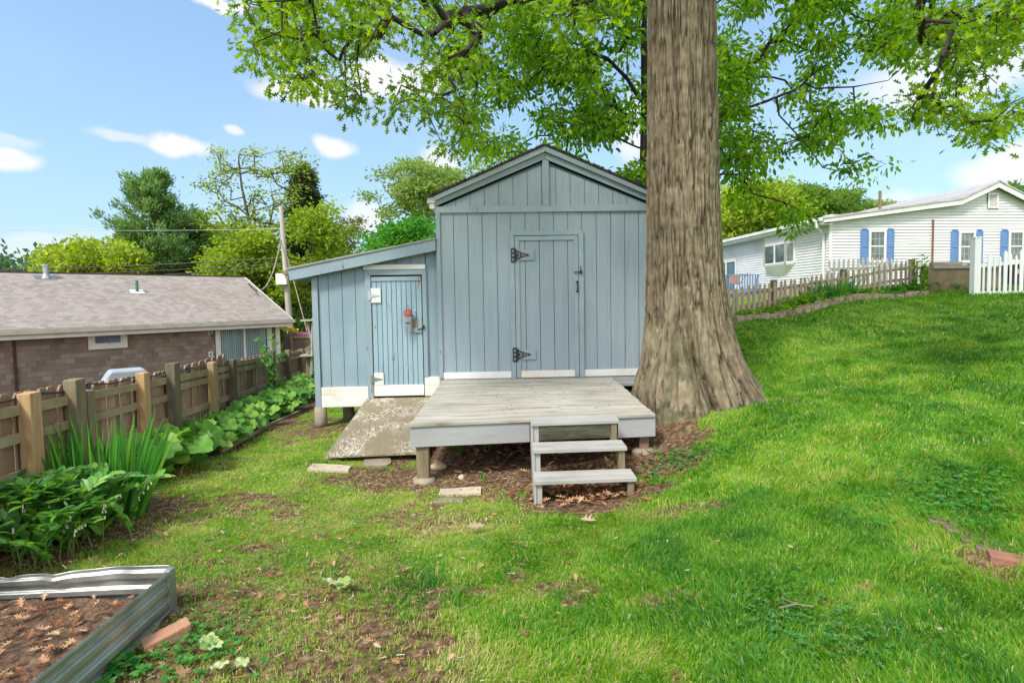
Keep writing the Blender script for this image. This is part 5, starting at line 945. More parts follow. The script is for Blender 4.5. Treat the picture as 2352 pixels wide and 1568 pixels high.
bd.part('balusters', mb, m_bd); bd.part('post', MB().box(xb_, xb_+.11, 27.14, 27.25, -.4, zt_+.03), m_bd)
mb = MB()
for k in range(60):
    x_ = xa_-1.5+k*.1
    if x_ > xb_-.1: break
    mb.beam((x_, 27.2, -.35), (x_+.4, 27.2, zb2-.1), .01, .02, (0, 1, 0)).beam((x_+.4, 27.215, -.35), (x_, 27.215, zb2-.1), .01, .02, (0, 1, 0))
bd.part('lattice', mb, m_white)
q_ = U(1686, 650, 28.2); cu = Thing('patio_chair', 'patio chair with orange cushion on the blue deck', 'chair', (q_[0], 28.2, zb2))
cu.part('cushion', MB().box(q_[0]-.25, q_[0]+.25, 28.1, 28.2, zb2+.42, zb2+.85), plain('orange_cushion', (.5, .18, .08), .8), bevel=.04)
cu.part('frame', MB().tube([(q_[0]-.25, 27.9, zb2), (q_[0]-.25, 28.15, zb2+.4), (q_[0]+.4, 27.9, zb2+.5)], .02, 6).tube([(q_[0]+.3, 27.9, zb2), (q_[0]+.25, 28.2, zb2+.4), (q_[0]+.6, 28, zb2+.95)], .02, 6), m_iron)
# ------------------------------------------------------------------ picket fence, stones, wall, vinyl fence
pa, pb2 = np.array([4.05, 10.8]), np.array([U(2106, 650, 13.6)[0], 13.6]); pdv = pb2-pa; pl_ = np.linalg.norm(pdv); pdv /= pl_; pn = np.array([pdv[1], -pdv[0]]); pang = math.atan2(pdv[1], pdv[0])
m_pick = M('weathered_picket', [(.25, .20, .14), (.37, .30, .22), (.46, .39, .30)], 5, (3, 3, .6), .9, .3)
pf = Thing('picket_fence', 'weathered unpainted picket fence behind the flower bed at the lawn edge', 'fence', (*(pa+pdv*pl_/2), -.4), mode='w')
def pz(s_):    # top of the fence along its run, from the photograph's line
    px = np.interp(s_, [0, 1], [1680, 2104]); return 0
tops = [(0.0, U(1683, 713, 10.8)[2]), (1., U(2090, 602, 13.5)[2])]
npk = 37; proto = None
def picket_mb():
    return MB().prism([(-.034, 0), (.034, 0), (.034, .60), (.018, .63), (.030, .665), (0, .72), (-.030, .665), (-.018, .63), (-.034, .60)], -.011, .011)
pme = meshof('picket', picket_mb(), m_pick)
tl = [0, .15, .33, .5, .63, .8, 1]; tp_ = [U(*a_, y_)[2] for a_, y_ in (((1683, 660), 10.85), ((1755, 649), 11.2), ((1830, 638.5), 11.7), ((1900, 628), 12.2), ((1960, 619), 12.6), ((2030, 607), 13.1), ((2104, 597), 13.6))]
pxs = [1683, 1755, 1830, 1900, 1960, 2030, 2104]
def fence_at(px):  # position on the fence line for a bearing
    k_ = (px-1176)/1300; s_ = (k_*pa[1]-pa[0])/(pdv[0]-k_*pdv[1]); return pa+pdv*s_
for k in range(npk):
    px = 1672+k*(2104-1672)/(npk-1); p = fence_at(px); zt = np.interp(px, pxs, tp_); zg = Hs(*p); o = mk('picket', pme, pf.o); sc = (zt-zg+.06)/.72
    o.location = (p[0]-pf.loc[0], p[1]-pf.loc[1], zg-.06-pf.loc[2]); o.rotation_euler = (random.uniform(-.03, .03), random.uniform(-.05, .05), pang); o.scale = (1.0, 1, sc*random.uniform(.97, 1.02))
for dz in (.17, .42):
    mb = MB(); pr = None
    for px in np.linspace(1668, 2108, 12):
        p = fence_at(px); zt = np.interp(px, pxs, tp_)-dz; q_ = np.array([p[0]+pn[0]*-.04, p[1]+pn[1]*-.04, zt])
        if pr is not None: mb.beam(pr, q_, .03, .06)
        pr = q_
    pf.part('rail', mb, m_pick)
for px in (1783, 1943, 2100):
    p = fence_at(px); mb = MB().box(p[0]-.05, p[0]+.05, p[1]+.06, p[1]+.15, Hs(*p)-.1, np.interp(px, pxs, tp_)+.03); pf.part('post', mb, m_postwood)
# white picket fence farther back
wf = Thing('white_picket_fence', 'greyish white picket fence behind the weathered one near the house corner', 'fence', (U(2000, 650, 17)[0], 17, -.1))
mb = MB(); m_gw = M('grey_white_wood', [(.40, .40, .37), (.55, .55, .52)], 4)
for px in np.arange(1905, 2135, 11.0):
    p = U(px, 650, 17); zt = U(px, np.interp(px, (1905, 2000, 2130), (597, 590, 600)), 17)[2]; mb.prism([(p[0]-.035, -.3), (p[0]+.035, -.3), (p[0]+.035, zt-.06), (p[0], zt), (p[0]-.035, zt-.06)], 17, 17.02)
wf.part('pickets', mb, m_gw); a_, b_ = U(1900, 650, 17), U(2135, 650, 17)
wf.part('rail', MB().beam((a_[0], 17.05, .75), (b_[0], 17.05, .8), .03, .08).beam((a_[0], 17.05, .2), (b_[0], 17.05, .25), .03, .08), m_gw)
for px, py in ((2091, 593), (1903, 621)):
    p = U(px, py, 16.9); wf.part('post', MB().box(p[0]-.05, p[0]+.05, 16.88, 16.98, -.4, p[2]-.08).lathe([(.03, p[2]-.09), (.065, p[2]-.03), (.06, p[2]+.02), (.01, p[2]+.06)], p[0], 16.93, 10), m_white)
# retaining wall
Yw = 13.2; xa_, xb_ = U(2131, 640, Yw)[0], U(2236, 640, Yw)[0]; zt_ = U(2180, 611, Yw)[2]
rwl = Thing('retaining_wall', 'brown stained concrete retaining wall left of the white vinyl fence', 'wall', ((xa_+xb_)/2, Yw, -.1))
rwl.part('wall', MB().box(xa_, xb_+.6, Yw, Yw+.25, -.3, zt_-.06), M('stained_concrete', [(.13, .095, .05), (.22, .17, .10), (.33, .28, .20)], 1.8, rough=.9, bump=.3, detail=9))
rwl.part('cap', MB().box(xa_+.1, xb_+.6, Yw-.04, Yw+.29, zt_-.057, zt_+.02), M('grey_cap', [(.24, .24, .21), (.34, .34, .31)], 5))
single('timber', MB().box(xa_+.15, xa_+.85, Yw+.05, Yw+.18, zt_+.024, zt_+.10), M('brown_timber', [(.30, .20, .13), (.42, .30, .2)], 5), 'brown timber lying on top of the concrete retaining wall', 'timber', bevel=.01)
# vinyl fence
Yv = 12.4
vf = Thing('vinyl_fence', 'white vinyl picket fence with a tall square post at the top of the lawn', 'fence', (U(2290, 675, Yv)[0], Yv, -.1))
m_vinyl = M('white_vinyl', [(.80, .81, .83), (.84, .85, .86)], 2, rough=.35, bump=0)
p = U(2238.5, 678, Yv); zt = U(2238, 546, Yv)[2]; w2 = .07
vf.part('post', MB().box(p[0]-w2, p[0]+w2, Yv-w2, Yv+w2, -.25, zt-.02).box(p[0]-w2-.008, p[0]+w2+.008, Yv-w2-.008, Yv+w2+.008, zt-.018, zt+.012), m_vinyl, bevel=.004)
xe = U(2480, 650, Yv-.35)[0]; ra = np.array([p[0]+w2, Yv, U(2250, 610, Yv)[2]]); rb = np.array([xe, Yv-.35, U(2470, 594, Yv)[2]]); bz = U(2260, 674, Yv)[2]
vf.part('rail', MB().beam(ra, rb, .05, .075), m_vinyl, bevel=.003); vf.part('rail', MB().beam((ra[0], ra[1], bz+.02), (rb[0], rb[1], bz+.01), .05, .06), m_vinyl, bevel=.003)
for i, px in enumerate(np.arange(2255.5, 2470, 12.3)):
    big = i % 3 == 1; y_ = Yv-.35*(px-2250)/230; q_ = U(px, 650, y_); hw = .038 if big else .021; zt = np.interp(px, (2250, 2470), (ra[2], rb[2]))+(.26 if big else .17)+.02*(i % 3)
    mb = MB().prism([(q_[0]-hw, bz-.02), (q_[0]+hw, bz-.02), (q_[0]+hw, zt-.05), (q_[0], zt), (q_[0]-hw, zt-.05)], y_-.05 if big else y_-.045, y_-.03); vf.part('picket', mb, m_vinyl)
# two dark bins behind it
m_bin = plain('dark_bin_plastic', (.035, .025, .035), .45)
for i, (pxa, pxb, lab) in enumerate(((2266, 2318, 'dark wheeled bin with a white emblem behind the vinyl fence, left one of the pair'), (2322, 2376, 'dark wheeled bin cut by the right edge of the picture behind the vinyl fence'))):
    yb_ = 14.2; a_, b_ = U(pxa, 640, yb_)[0], U(pxb, 640, yb_)[0]; zt = U(2300, 602, yb_)[2]; bn = Thing('wheeled_bin', lab, 'bin', ((a_+b_)/2, yb_, 0), group='dark bins behind the vinyl fence')
    bn.part('body', MB().hexa([(a_+.05, yb_+.05, -.1), (b_-.05, yb_+.05, -.1), (b_-.05, yb_+.5, -.1), (a_+.05, yb_+.5, -.1), (a_, yb_, zt-.08), (b_, yb_, zt-.08), (b_, yb_+.55, zt-.08), (a_, yb_+.55, zt-.08)]), m_bin, bevel=.02)
    bn.part('lid', MB().box(a_-.03, b_+.03, yb_-.04, yb_+.6, zt-.075, zt), m_bin, bevel=.02); cx_ = a_+.16
    bn.part('emblem', MB().tube([(cx_, yb_-.012, zt-.24), (cx_, yb_+.02, zt-.24)], .06, 16), plain('emblem_grey', (.35, .35, .38), .5))
low = U(2262, 660, 13.9); single('low_board_wall', MB().box(U(2240, 660, 13.9)[0], U(2300, 660, 13.9)[0], 13.9, 13.96, -.2, U(2262, 640, 13.9)[2]), m_board, 'low brown board edging seen through the vinyl pickets beside the bins', 'boards')
# edging stones
sa_, sb_ = U(1682, 742, 9.85), U(2128, 673, 13.0); base = None
m_stone = M('edging_stone', [(.17, .12, .08), (.28, .22, .16), (.42, .36, .29)], 9, rough=.95, bump=.8, bscale=16)
ns = 23; ORD = 'first second third fourth fifth sixth seventh eighth ninth tenth eleventh twelfth thirteenth fourteenth fifteenth sixteenth seventeenth eighteenth nineteenth twentieth twenty-first twenty-second twenty-third'.split()
for k in range(ns):
    px = 1684+(k+.5)*(2128-1684)/ns; s_ = ((px-1176)/1300*sa_[1]-sa_[0])/((sb_-sa_)[0]-(px-1176)/1300*(sb_-sa_)[1]); p = sa_+(sb_-sa_)*s_; p2 = (px+9.3-1176)/1300; s2 = (p2*sa_[1]-sa_[0])/((sb_-sa_)[0]-p2*(sb_-sa_)[1]); q_ = sa_+(sb_-sa_)*s2
    hw = np.linalg.norm((q_-p)[:2])*.97; dv = (sb_-sa_)[:2]; dv = dv/np.linalg.norm(dv); nv = np.array([-dv[1], dv[0]]); zg = Hs(p[0], p[1]); h_ = random.uniform(.10, .125); mb = MB(); V_ = []
    j_ = lambda s=.012: random.uniform(-s, s)
    for (zz, sc) in ((-.06, 1), (h_*.6, 1.0), (h_, .88)):
        for a_, b_ in ((-1, -1), (0, -1), (1, -1), (1, 1), (0, 1), (-1, 1)): xy = p[:2]+dv*(a_*hw*sc+j_())+nv*(b_*.075*sc+j_()+.0); V_.append((xy[0], xy[1], zg+zz+j_(.008)))
    Fs = [tuple(range(5, -1, -1)), tuple(range(12, 18))]+[(i+6*r_, (i+1) % 6+6*r_, (i+1) % 6+6*r_+6, i+6*r_+6) for r_ in (0, 1) for i in range(6)]
    mb.add(V_, Fs); single('edging_stone', mb, m_stone, ('rough brown edging stone, '+ORD[k]+' of the row counted from the big trunk') if k < ns-1 else 'last edging stone of the row, next to the retaining wall', 'stone', group='edging stones along the flower bed', loc=(p[0], p[1], zg), bevel=.008)
qs = U(2108, 665, 13.0); 
# brick edging at right
for k, (px, py, rz) in enumerate(((2330, 1277, -.55), (2297, 1252, -.6), (2258, 1230, -.5), (2222, 1208, -.45), (2180, 1186, -.4))):
    p = G(px, py, -1.4)
    for _ in range(5): p = G(px, py, Hs(p[0], p[1])+.03)
    cr, sr = math.cos(rz), math.sin(rz); mb = MB(); hw, hd = (.105, .05); zt = Hs(p[0], p[1])+(.03 if k == 0 else .012); f_ = lambda a_, b_: (p[0]+a_*cr-b_*sr, p[1]+a_*sr+b_*cr)
    c_ = [f_(-hw, -hd), f_(hw, -hd), f_(hw, hd), f_(-hw, hd)]; mb.hexa([(*a_, zt-.08) for a_ in c_]+[(*a_, zt) for a_ in c_])
    single('edging_brick', mb, M('red_brick', [(.22, .10, .07), (.32, .16, .115)], 12, rough=.9, bump=.5) if k == 0 else M('brown_brick', [(.13, .09, .07), (.21, .15, .12)], 12, rough=.9, bump=.5), ['red brick at the near right end of the sunken brick edging', 'dark brown brick touching the red brick in the sunken edging', 'middle brick of the sunken edging in the lawn', 'half buried brick before the last one of the sunken edging', 'farthest half buried brick of the sunken edging'][k], 'brick', group='bricks sunk in the lawn', bevel=.006)
# ------------------------------------------------------------------ raised galvanised bed
cn = G(392, 1403, -1.62); cn = np.array([cn[0], cn[1], Hs(cn[0], cn[1])]); ztb = U(388, 1302, cn[1]+.02)[2]
rb = Thing('raised_bed', 'bent galvanised corrugated raised garden bed full of soil and dead leaves', 'raised bed', (cn[0]-.5, cn[1]-.3, cn[2]))
m_galv, n, l, b = new_mat('galvanised_steel'); t = n.new('ShaderNodeTexCoord'); x1 = n.new('ShaderNodeTexNoise'); x1.inputs['Scale'].default_value = 5; x1.inputs['Detail'].default_value = 7; l.new(t.outputs['Object'], x1.inputs[0])
r1 = ramp(n, [(.35, (.27, .30, .29)), (.55, (.42, .455, .44)), (.72, (.52, .55, .54))]); l.new(x1.outputs['Fac'], r1.inputs[0])
l.new(r1.outputs[0], b.inputs['Base Color']); b.inputs['Metallic'].default_value = .75; b.inputs['Roughness'].default_value = .38
x2 = n.new('ShaderNodeTexNoise'); x2.inputs['Scale'].default_value = 6; l.new(t.outputs['Object'], x2.inputs[0]); bp = n.new('ShaderNodeBump'); bp.inputs['Strength'].default_value = .25; bp.inputs['Distance'].default_value = .02; l.new(x2.outputs['Fac'], bp.inputs['Height']); l.new(bp.outputs[0], b.inputs['Normal'])
def corr(A_, B_, z0, z1f, nrm, name, dents=()):
    """corrugated sheet from A to B: ribs run lengthwise; nrm = outward normal"""
    nu, nv = 90, 60; hgt = lambda u: z1f(u); V = []
    for i in range(nu+1):
        u = i/nu; p = np.array(A_)*(1-u)+np.array(B_)*u; zt = hgt(u)
        for j in range(nv+1):
            v = j/nv; ph = (v*3.15+.12) % 1.; d = .018*(1 if ph < .42 else (1-(ph-.42)/.1 if ph < .52 else (0 if ph < .9 else (ph-.9)/.1)))
            if v > .97: d = .014
            dd = sum(dp*math.exp(-((u-du)/dw)**2)*math.exp(-((v-dv)/.22)**2) for du, dv, dw, dp in dents)
            V.append((p[0]+nrm[0]*(d+dd), p[1]+nrm[1]*(d+dd), z0+(zt-z0)*v-(.012*math.exp(-((u-.42)/.03)**2) if dents and v > .9 else 0)))
    mb = MB(); mb.add(V, [(i*(nv+1)+j, (i+1)*(nv+1)+j, (i+1)*(nv+1)+j+1, i*(nv+1)+j+1) for i in range(nu) for j in range(nv)])
    o = rb.part(name, mb, m_galv, smooth=True); m_ = o.modifiers.new('solid', 'SOLIDIFY'); m_.thickness = .003; return o
A0 = G(-260, 1428, -1.65); A0 = np.array([A0[0], A0[1], 0]); zb0 = cn[2]-.03
corr((A0[0], A0[1]+.02, 0), (cn[0], cn[1], 0), zb0, lambda u: ztb-.035*(1-u)-.015*math.sin(u*5), (0, 1), 'back_panel', dents=[(.42+.18, .93, .035, -.03), (.1, .8, .08, .02), (.80, .9, .05, .014)])
corr((cn[0], cn[1]-.005, 0), (cn[0]+.02, 1.0, 0), zb0, lambda u: ztb-.0*u, (1, 0), 'side_panel')
rb.part('corner_bracket', MB().box(cn[0]-.012, cn[0]+.024, cn[1]-.03, cn[1]+.024, zb0, ztb+.004), m_galv, bevel=.006)
mb = MB()
for z_ in np.linspace(zb0+.05, ztb-.03, 5): mb.lathe([(.006, 0), (.006, .004)], 0, 0, 6) if False else mb.tube([(cn[0]+.024, cn[1]-.05, z_), (cn[0]+.03, cn[1]-.05, z_)], .007, 8)
rb.part('bolts', mb, m_steel)
gx_ = np.linspace(A0[0]-.3, cn[0], 60); gy_ = np.linspace(1.0, cn[1], 60); Xb, Yb = np.meshgrid(gx_, gy_); Zb = ztb-.16+.05*(fbm(Xb*5, Yb*5, seed=51)-.5)+.02*(fbm(Xb*25, Yb*25, seed=52)-.5); ib = np.arange(3600).reshape(60, 60)
qb = np.stack([ib[:-1, :-1], ib[:-1, 1:], ib[1:, 1:], ib[1:, :-1]], -1).reshape(-1, 4)
m_soil = M('dark_soil', [(.035, .022, .014), (.09, .055, .035), (.16, .10, .065), (.24, .17, .12)], 22, rough=.95, bump=.9, bscale=60, detail=9)
mk('soil', np_mesh('soil', np.stack([Xb.ravel(), Yb.ravel(), Zb.ravel()], 1)-np.array(rb.loc), qb.ravel(), np.full(len(qb), 4), m_soil, smooth=True), rb.o)
# ------------------------------------------------------------------ dead leaves
m_dead = leaf_mat('dead_oak_leaf', [(.14, .06, .03), (.26, .12, .06), (.38, .22, .12), (.50, .35, .22)], .12, rough=.75)
m_pale_leaf = leaf_mat('pale_fallen_leaf', [(.34, .25, .17), (.44, .34, .25)], .15)
LT = oak_tpl(); LTc = (LT[0]*[1, 1, 1]+np.array([0, 0, .0]), LT[1]); LTc[0][:, 2] += .12*(LTc[0][:, 0]-.5)**2*2+.25*np.abs(LTc[0][:, 1])
def litter(name, xs_, ys_, zs_, size, mat, lab, cat='leaves', tilt=.45):
    n_ = len(xs_); d = rand_dirs(n_); d[:, 2] *= .25; nr = rand_dirs(n_)*tilt+[0, 0, 1]
    V, lo, to = leaves_arrays(np.stack([xs_, ys_, zs_], 1), d, nr, RS.uniform(.6, 1.2, n_)*size, LTc); o = mk(name, np_mesh(name, V, lo, to, mat)); tag(o, lab, cat, kind='stuff'); return o
x = RS.uniform(A0[0], cn[0]-.05, 620); y = RS.uniform(1.7, cn[1]-.05, 620); litter('bed_leaves', x, y, ztb-.15+RS.uniform(0, .035, 620), .062, m_dead, 'curled brown oak leaves lying inside the galvanised bed')
x = np.concatenate([RS.normal(.1, .6, 420), RS.normal(.6, .25, 240), RS.normal(1.2, .25, 60)]); y = np.concatenate([RS.normal(6.75, .5, 420), RS.normal(5.05, .17, 240), RS.normal(6.0, .3, 60)])
k = (x > -.9)&(x < 1.45)&(y < 7.9); x, y = x[k], y[k]; litter('under_deck_leaves', x, y, H(x, y)+.02+RS.uniform(0, .03, len(x)), .10, m_dead, 'drift of dead oak leaves under the deck and steps')
x = RS.uniform(-2.9, .4, 330); y = RS.uniform(2.2, 6.0, 330); litter('lawn_leaves', x, y, H(x, y)+.025, .05, m_dead, 'scattered brown leaf scraps on the thin lawn at the left')
x = RS.uniform(-.5, 6, 70); y = RS.uniform(2.4, 8, 70); litter('lawn_scraps', x, y, H(x, y)+.045, .045, m_pale_leaf, 'few pale leaf scraps scattered on the right lawn')
n_ = 4200; x = np.concatenate([RS.uniform(-3.2, .2, 2600), RS.normal(.2, .9, 900), RS.normal(1.9, .5, 700)]); y = np.concatenate([RS.uniform(2.1, 7, 2600), RS.normal(5.9, .7, 900), RS.normal(6.3, .5, 700)]); d = rand_dirs(n_); d[:, 2] *= .15
V, lo, to = leaves_arrays(np.stack([x, y, H(x, y)+.012], 1), d, rand_dirs(n_)*.4+[0, 0, 1], RS.uniform(.012, .05, n_), (np.array([(0, -.08, 0), (1, -.05, .03), (1, .05, .03), (0, .08, 0)]), [(0, 1, 2, 3)]))
tag(mk('wood_chips', np_mesh('wood_chips', V, lo, to, leaf_mat('wood_chip', [(.12, .05, .025), (.27, .14, .07), (.45, .33, .22), (.55, .46, .35)], .05))), 'small bark chips and straw bits on the bare soil', 'debris', kind='stuff')
for (px, py, sz, mt, lab, dz) in [(1113, 1207, .15, m_pale_leaf, 'pale dried oak leaf on the grass left below the steps', .05), (1370, 1197, .16, m_pale_leaf, 'tan curled oak leaf on the grass right below the steps', .06), (655, 1362, .10, m_dead, 'brown leaf lying on thin grass, left of the dark grass tuft', .04), (440, 1535, .075, m_dead, 'brown leaf by the corner of the galvanised side panel, at the bottom edge', .05), (706, 1393, .07, m_dead, 'little brown leaf beside the dark grass tuft', .05)]:
    p = G(px, py, -1.6)
    for _ in range(4): p = G(px, py, Hs(p[0], p[1])+dz)
    V, lo, to = leaves_arrays(np.zeros((1, 3)), rand_dirs(1)*[1, 1, .2], np.array([[.1, -.5, 1.]]), np.array([sz]), LTc); o = mk('fallen_leaf', np_mesh('fallen_leaf', V, lo, to, mt)); o.location = tuple(p); tag(o, lab, 'leaf')
# ------------------------------------------------------------------ stones, brick, twigs, mulch mounds
def rock(px, py, rx, ry, rz_, mat, lab, name='rock', cat='rock', dz=.0):
    p = G(px, py, -1.6)
    for _ in range(4): p = G(px, py, Hs(p[0], p[1])+rz_*.4)
    nu, nv = 14, 8; V = []
    for j in range(nv+1):
        for i in range(nu):
            a_ = 2*math.pi*i/nu; e = math.pi*j/nv-math.pi/2; x_, y_, z_ = math.cos(a_)*math.cos(e), math.sin(a_)*math.cos(e), math.sin(e); k = .8+.45*float(fbm(np.array([x_*1.3+px]), np.array([y_*1.3]), np.array([z_*1.3]), seed=4)[0]); V.append((p[0]+x_*rx*k, p[1]+y_*ry*k, p[2]+z_*rz_*k))
    mb = MB().add(V, [(j*nu+i, j*nu+(i+1) % nu, (j+1)*nu+(i+1) % nu, (j+1)*nu+i) for j in range(nv) for i in range(nu)]); single(name, mb, mat, lab, cat, loc=tuple(p), smooth=True)
m_rock = M('tan_rock', [(.30, .24, .15), (.45, .38, .26), (.52, .46, .35)], 12, rough=.9, bump=.5); m_rockp = M('pinkish_rock', [(.38, .25, .17), (.50, .36, .26)], 9, rough=.8)
rock(1006, 1071, .09, .07, .04, m_rock, 'flat yellowish rock in the soil by the front left deck post'); rock(1060, 1096, .035, .03, .03, m_rock, 'little round pebble in the soil right of the flat yellowish rock'); rock(1579, 984, .06, .05, .035, m_rockp, 'smooth pinkish stone in the soil below the oak trunk')
rock(1542, 1000, .05, .04, .03, m_concrete, 'small grey stone at the front of the oak, left of the pinkish one'); rock(1000, 1020, .07, .05, .03, m_rockp, 'half hidden rock under the left end of the deck')
p = G(382, 1462, -1.62)
for _ in range(3): p = G(382, 1462, Hs(p[0], p[1])+.03)
mb = MB(); cr, sr = math.cos(.75), math.sin(.75); V = [(a_*.10*cr-b_*.045*sr+p[0], a_*.10*sr+b_*.045*cr+p[1], p[2]-.02+c_*.05+a_*.018) for c_ in (-1, 1) for a_, b_ in ((-1, -1), (1, -1), (1, 1), (-1, 1))]; mb.hexa(V)
single('brick', mb, M('orange_brick', [(.30, .15, .09), (.42, .24, .16)], 14, rough=.9, bump=.4), 'reddish brick lying on the ground beside the corrugated side panel', 'brick', bevel=.008)
m_mulch = leaf_mat('red_mulch', [(.16, .055, .02), (.30, .11, .04), (.42, .19, .08)], .05)
for px, py, r_, lab in ((350, 1103, .22, 'mound of reddish shredded mulch at the foot of the large leaved plants'), (388, 1068, .18, 'darker mound of shredded mulch behind the redder one')):
    p = G(px, py, -1.68)
    for _ in range(3): p = G(px, py, Hs(p[0], p[1]))
    n_ = 1400; rr = np.abs(RS.normal(0, .5, n_)); a_ = RS.uniform(0, 6.28, n_); x = p[0]+np.cos(a_)*rr*r_; y = p[1]+np.sin(a_)*rr*r_*.8; z_ = H(x, y)+.075*np.exp(-(rr/.7)**2)*RS.uniform(.3, 1, n_)+.005; d = rand_dirs(n_); d[:, 2] *= .4
    V, lo, to = leaves_arrays(np.stack([x, y, z_], 1)-[p[0], p[1], p[2]], d, rand_dirs(n_, 1), RS.uniform(.03, .08, n_), (np.array([(0, -.06, 0), (1, -.04, .03), (1, .04, .03), (0, .06, 0)]), [(0, 1, 2, 3)])); o = mk('mulch_mound', np_mesh('mulch_mound', V, lo, to, m_mulch)); o.location = tuple(p); tag(o, lab, 'mulch')
m_twig = M('twig_wood', [(.16, .12, .085), (.27, .21, .16)], 20)
for pts, lab in ([(905, 1322), (925, 1300), (940, 1296), (950, 1288)], 'forked twig on the lawn right of the dark grass tuft'), ([(2085, 1497), (2110, 1500), (2150, 1492)], 'twig'), ([(2380, 1, 1)], ''):
    if len(pts) < 3: continue
    if lab == 'twig': pts = [(2080, 1345), (2110, 1337), (2140, 1345)]; pts = [(1790, 1395), (1830, 1386), (1868, 1392)]; lab = 'thin pale stick in the grass below and right of the steps'
    P_ = []
    for px, py in pts:
        p = G(px, py, -1.55)
        for _ in range(3): p = G(px, py, Hs(p[0], p[1])+.055)
        P_.append(p)
    mb = MB().tube(P_, [.004, .0035, .003, .002][:len(P_)], 6).tube([P_[1], P_[1]+[-.05, .06, .0]], [.003, .0015], 5); single('twig', mb, m_twig, lab, 'twig', loc=tuple(P_[0]))
mb = MB()      # needles, chips and twigs lying on the deck
for k in range(75):
    s_, t_ = RS.uniform(.03, .97), RS.uniform(.04, .97); p = dp(s_, t_)+[0, 0, .004]; a_ = RS.uniform(0, 3.14); L_ = RS.uniform(.006, .03); mb.beam(p, p+np.array([math.cos(a_)*L_, math.sin(a_)*L_, .003]), .005, .004)
tag(mk('deck_debris', meshof('deck_debris', mb, m_twig)), 'tiny twigs and chips scattered on the deck boards', 'debris', kind='stuff')
P_ = [G(508, 1036, -1.78), G(600, 985, -1.8), G(690, 942, -1.83)]; mb = MB()
for a_, b_ in zip(P_[:-1], P_[1:]): a_ = np.array([a_[0], a_[1], Hs(a_[0], a_[1])+.02]); b_ = np.array([b_[0], b_[1], Hs(b_[0], b_[1])+.02]); mb.beam(a_, b_, .04, .05)
single('bed_edging', mb, M('grey_timber_edge', [(.26, .20, .14), (.38, .31, .23)], 6), 'thin grey timber edging between lawn and the large leaved plants', 'edging')
# ------------------------------------------------------------------ garden plants on the left
def blades(name, label, cat, c, rx, ry, n_, h, w_, mat, lean=.25, bend=.25, group=None, seed=1, kink=.0):
    rs = np.random.RandomState(seed); segs = 6; V = []; L_ = []; T_ = []; base = 0
    a_ = rs.uniform(0, 6.28, n_); r_ = rs.uniform(0, 1, n_)**.6; x0 = c[0]+np.cos(a_)*r_*rx; y0 = c[1]+np.sin(a_)*r_*ry; z0 = H(x0, y0)-.02
    for i in range(n_):
        out = np.array([math.cos(a_[i])*r_[i]*rx, math.sin(a_[i])*r_[i]*ry, 0])/max(rx, ry)*lean+rs.normal(size=3)*[.08, .08, 0]; hh = h*rs.uniform(.6, 1.1); ww = w_*rs.uniform(.7, 1.1); f_ = rs.uniform(0, 6.28); sd_ = np.array([math.cos(f_)*.9, math.sin(f_)*.35, 0])
        bnd = rs.uniform(0, bend)*(3 if rs.rand() < kink else 1); bd_ = np.array([math.cos(f_+1.57), math.sin(f_+1.57), 0])*rs.choice([-1, 1])
        for k in range(segs+1):
            t_ = k/segs; p = np.array([x0[i], y0[i], z0[i]])+out*t_*hh+np.array([0, 0, hh*(t_-bnd*.6*t_**3)])+bd_*bnd*hh*t_**2.3; wd = ww*(1-t_**3)*(.75+.5*t_*(1-t_)*2)/2+.0005
            V += [p-sd_*wd, p+np.array([0, 0, 0])+np.array([sd_[1], -sd_[0], 0])*wd*.35, p+sd_*wd]
        for k in range(segs):
            b_ = base+k*3; L_ += [b_, b_+1, b_+4, b_+3, b_+1, b_+2, b_+5, b_+4]; T_ += [4, 4]
        base += 3*(segs+1)
    o_ = np.array([c[0], c[1], Hs(c[0], c[1])]); o = mk(name, np_mesh(name, np.array(V)-o_, L_, T_, mat, smooth=True)); o.location = tuple(o_); tag(o, label, cat, group); return o
m_iris = leaf_mat('iris_blade', [(.02, .11, .02), (.04, .19, .03), (.08, .28, .035), (.15, .36, .04)], .35, rough=.4)
def gpt(px, py, z=-1.7, dz=0):
    p = G(px, py, z)
    for _ in range(5): p = G(px, py, Hs(p[0], p[1])+dz)
    return p
ic = gpt(222, 1180); blades('iris_clump', 'dense clump of tall upright sword leaved iris against the fence', 'iris', (ic[0], ic[1]), .38, .2, 210, .80, .042, m_iris, .32, .12, seed=4, kink=.08)
ov = leaf_tpl(.24, .05)
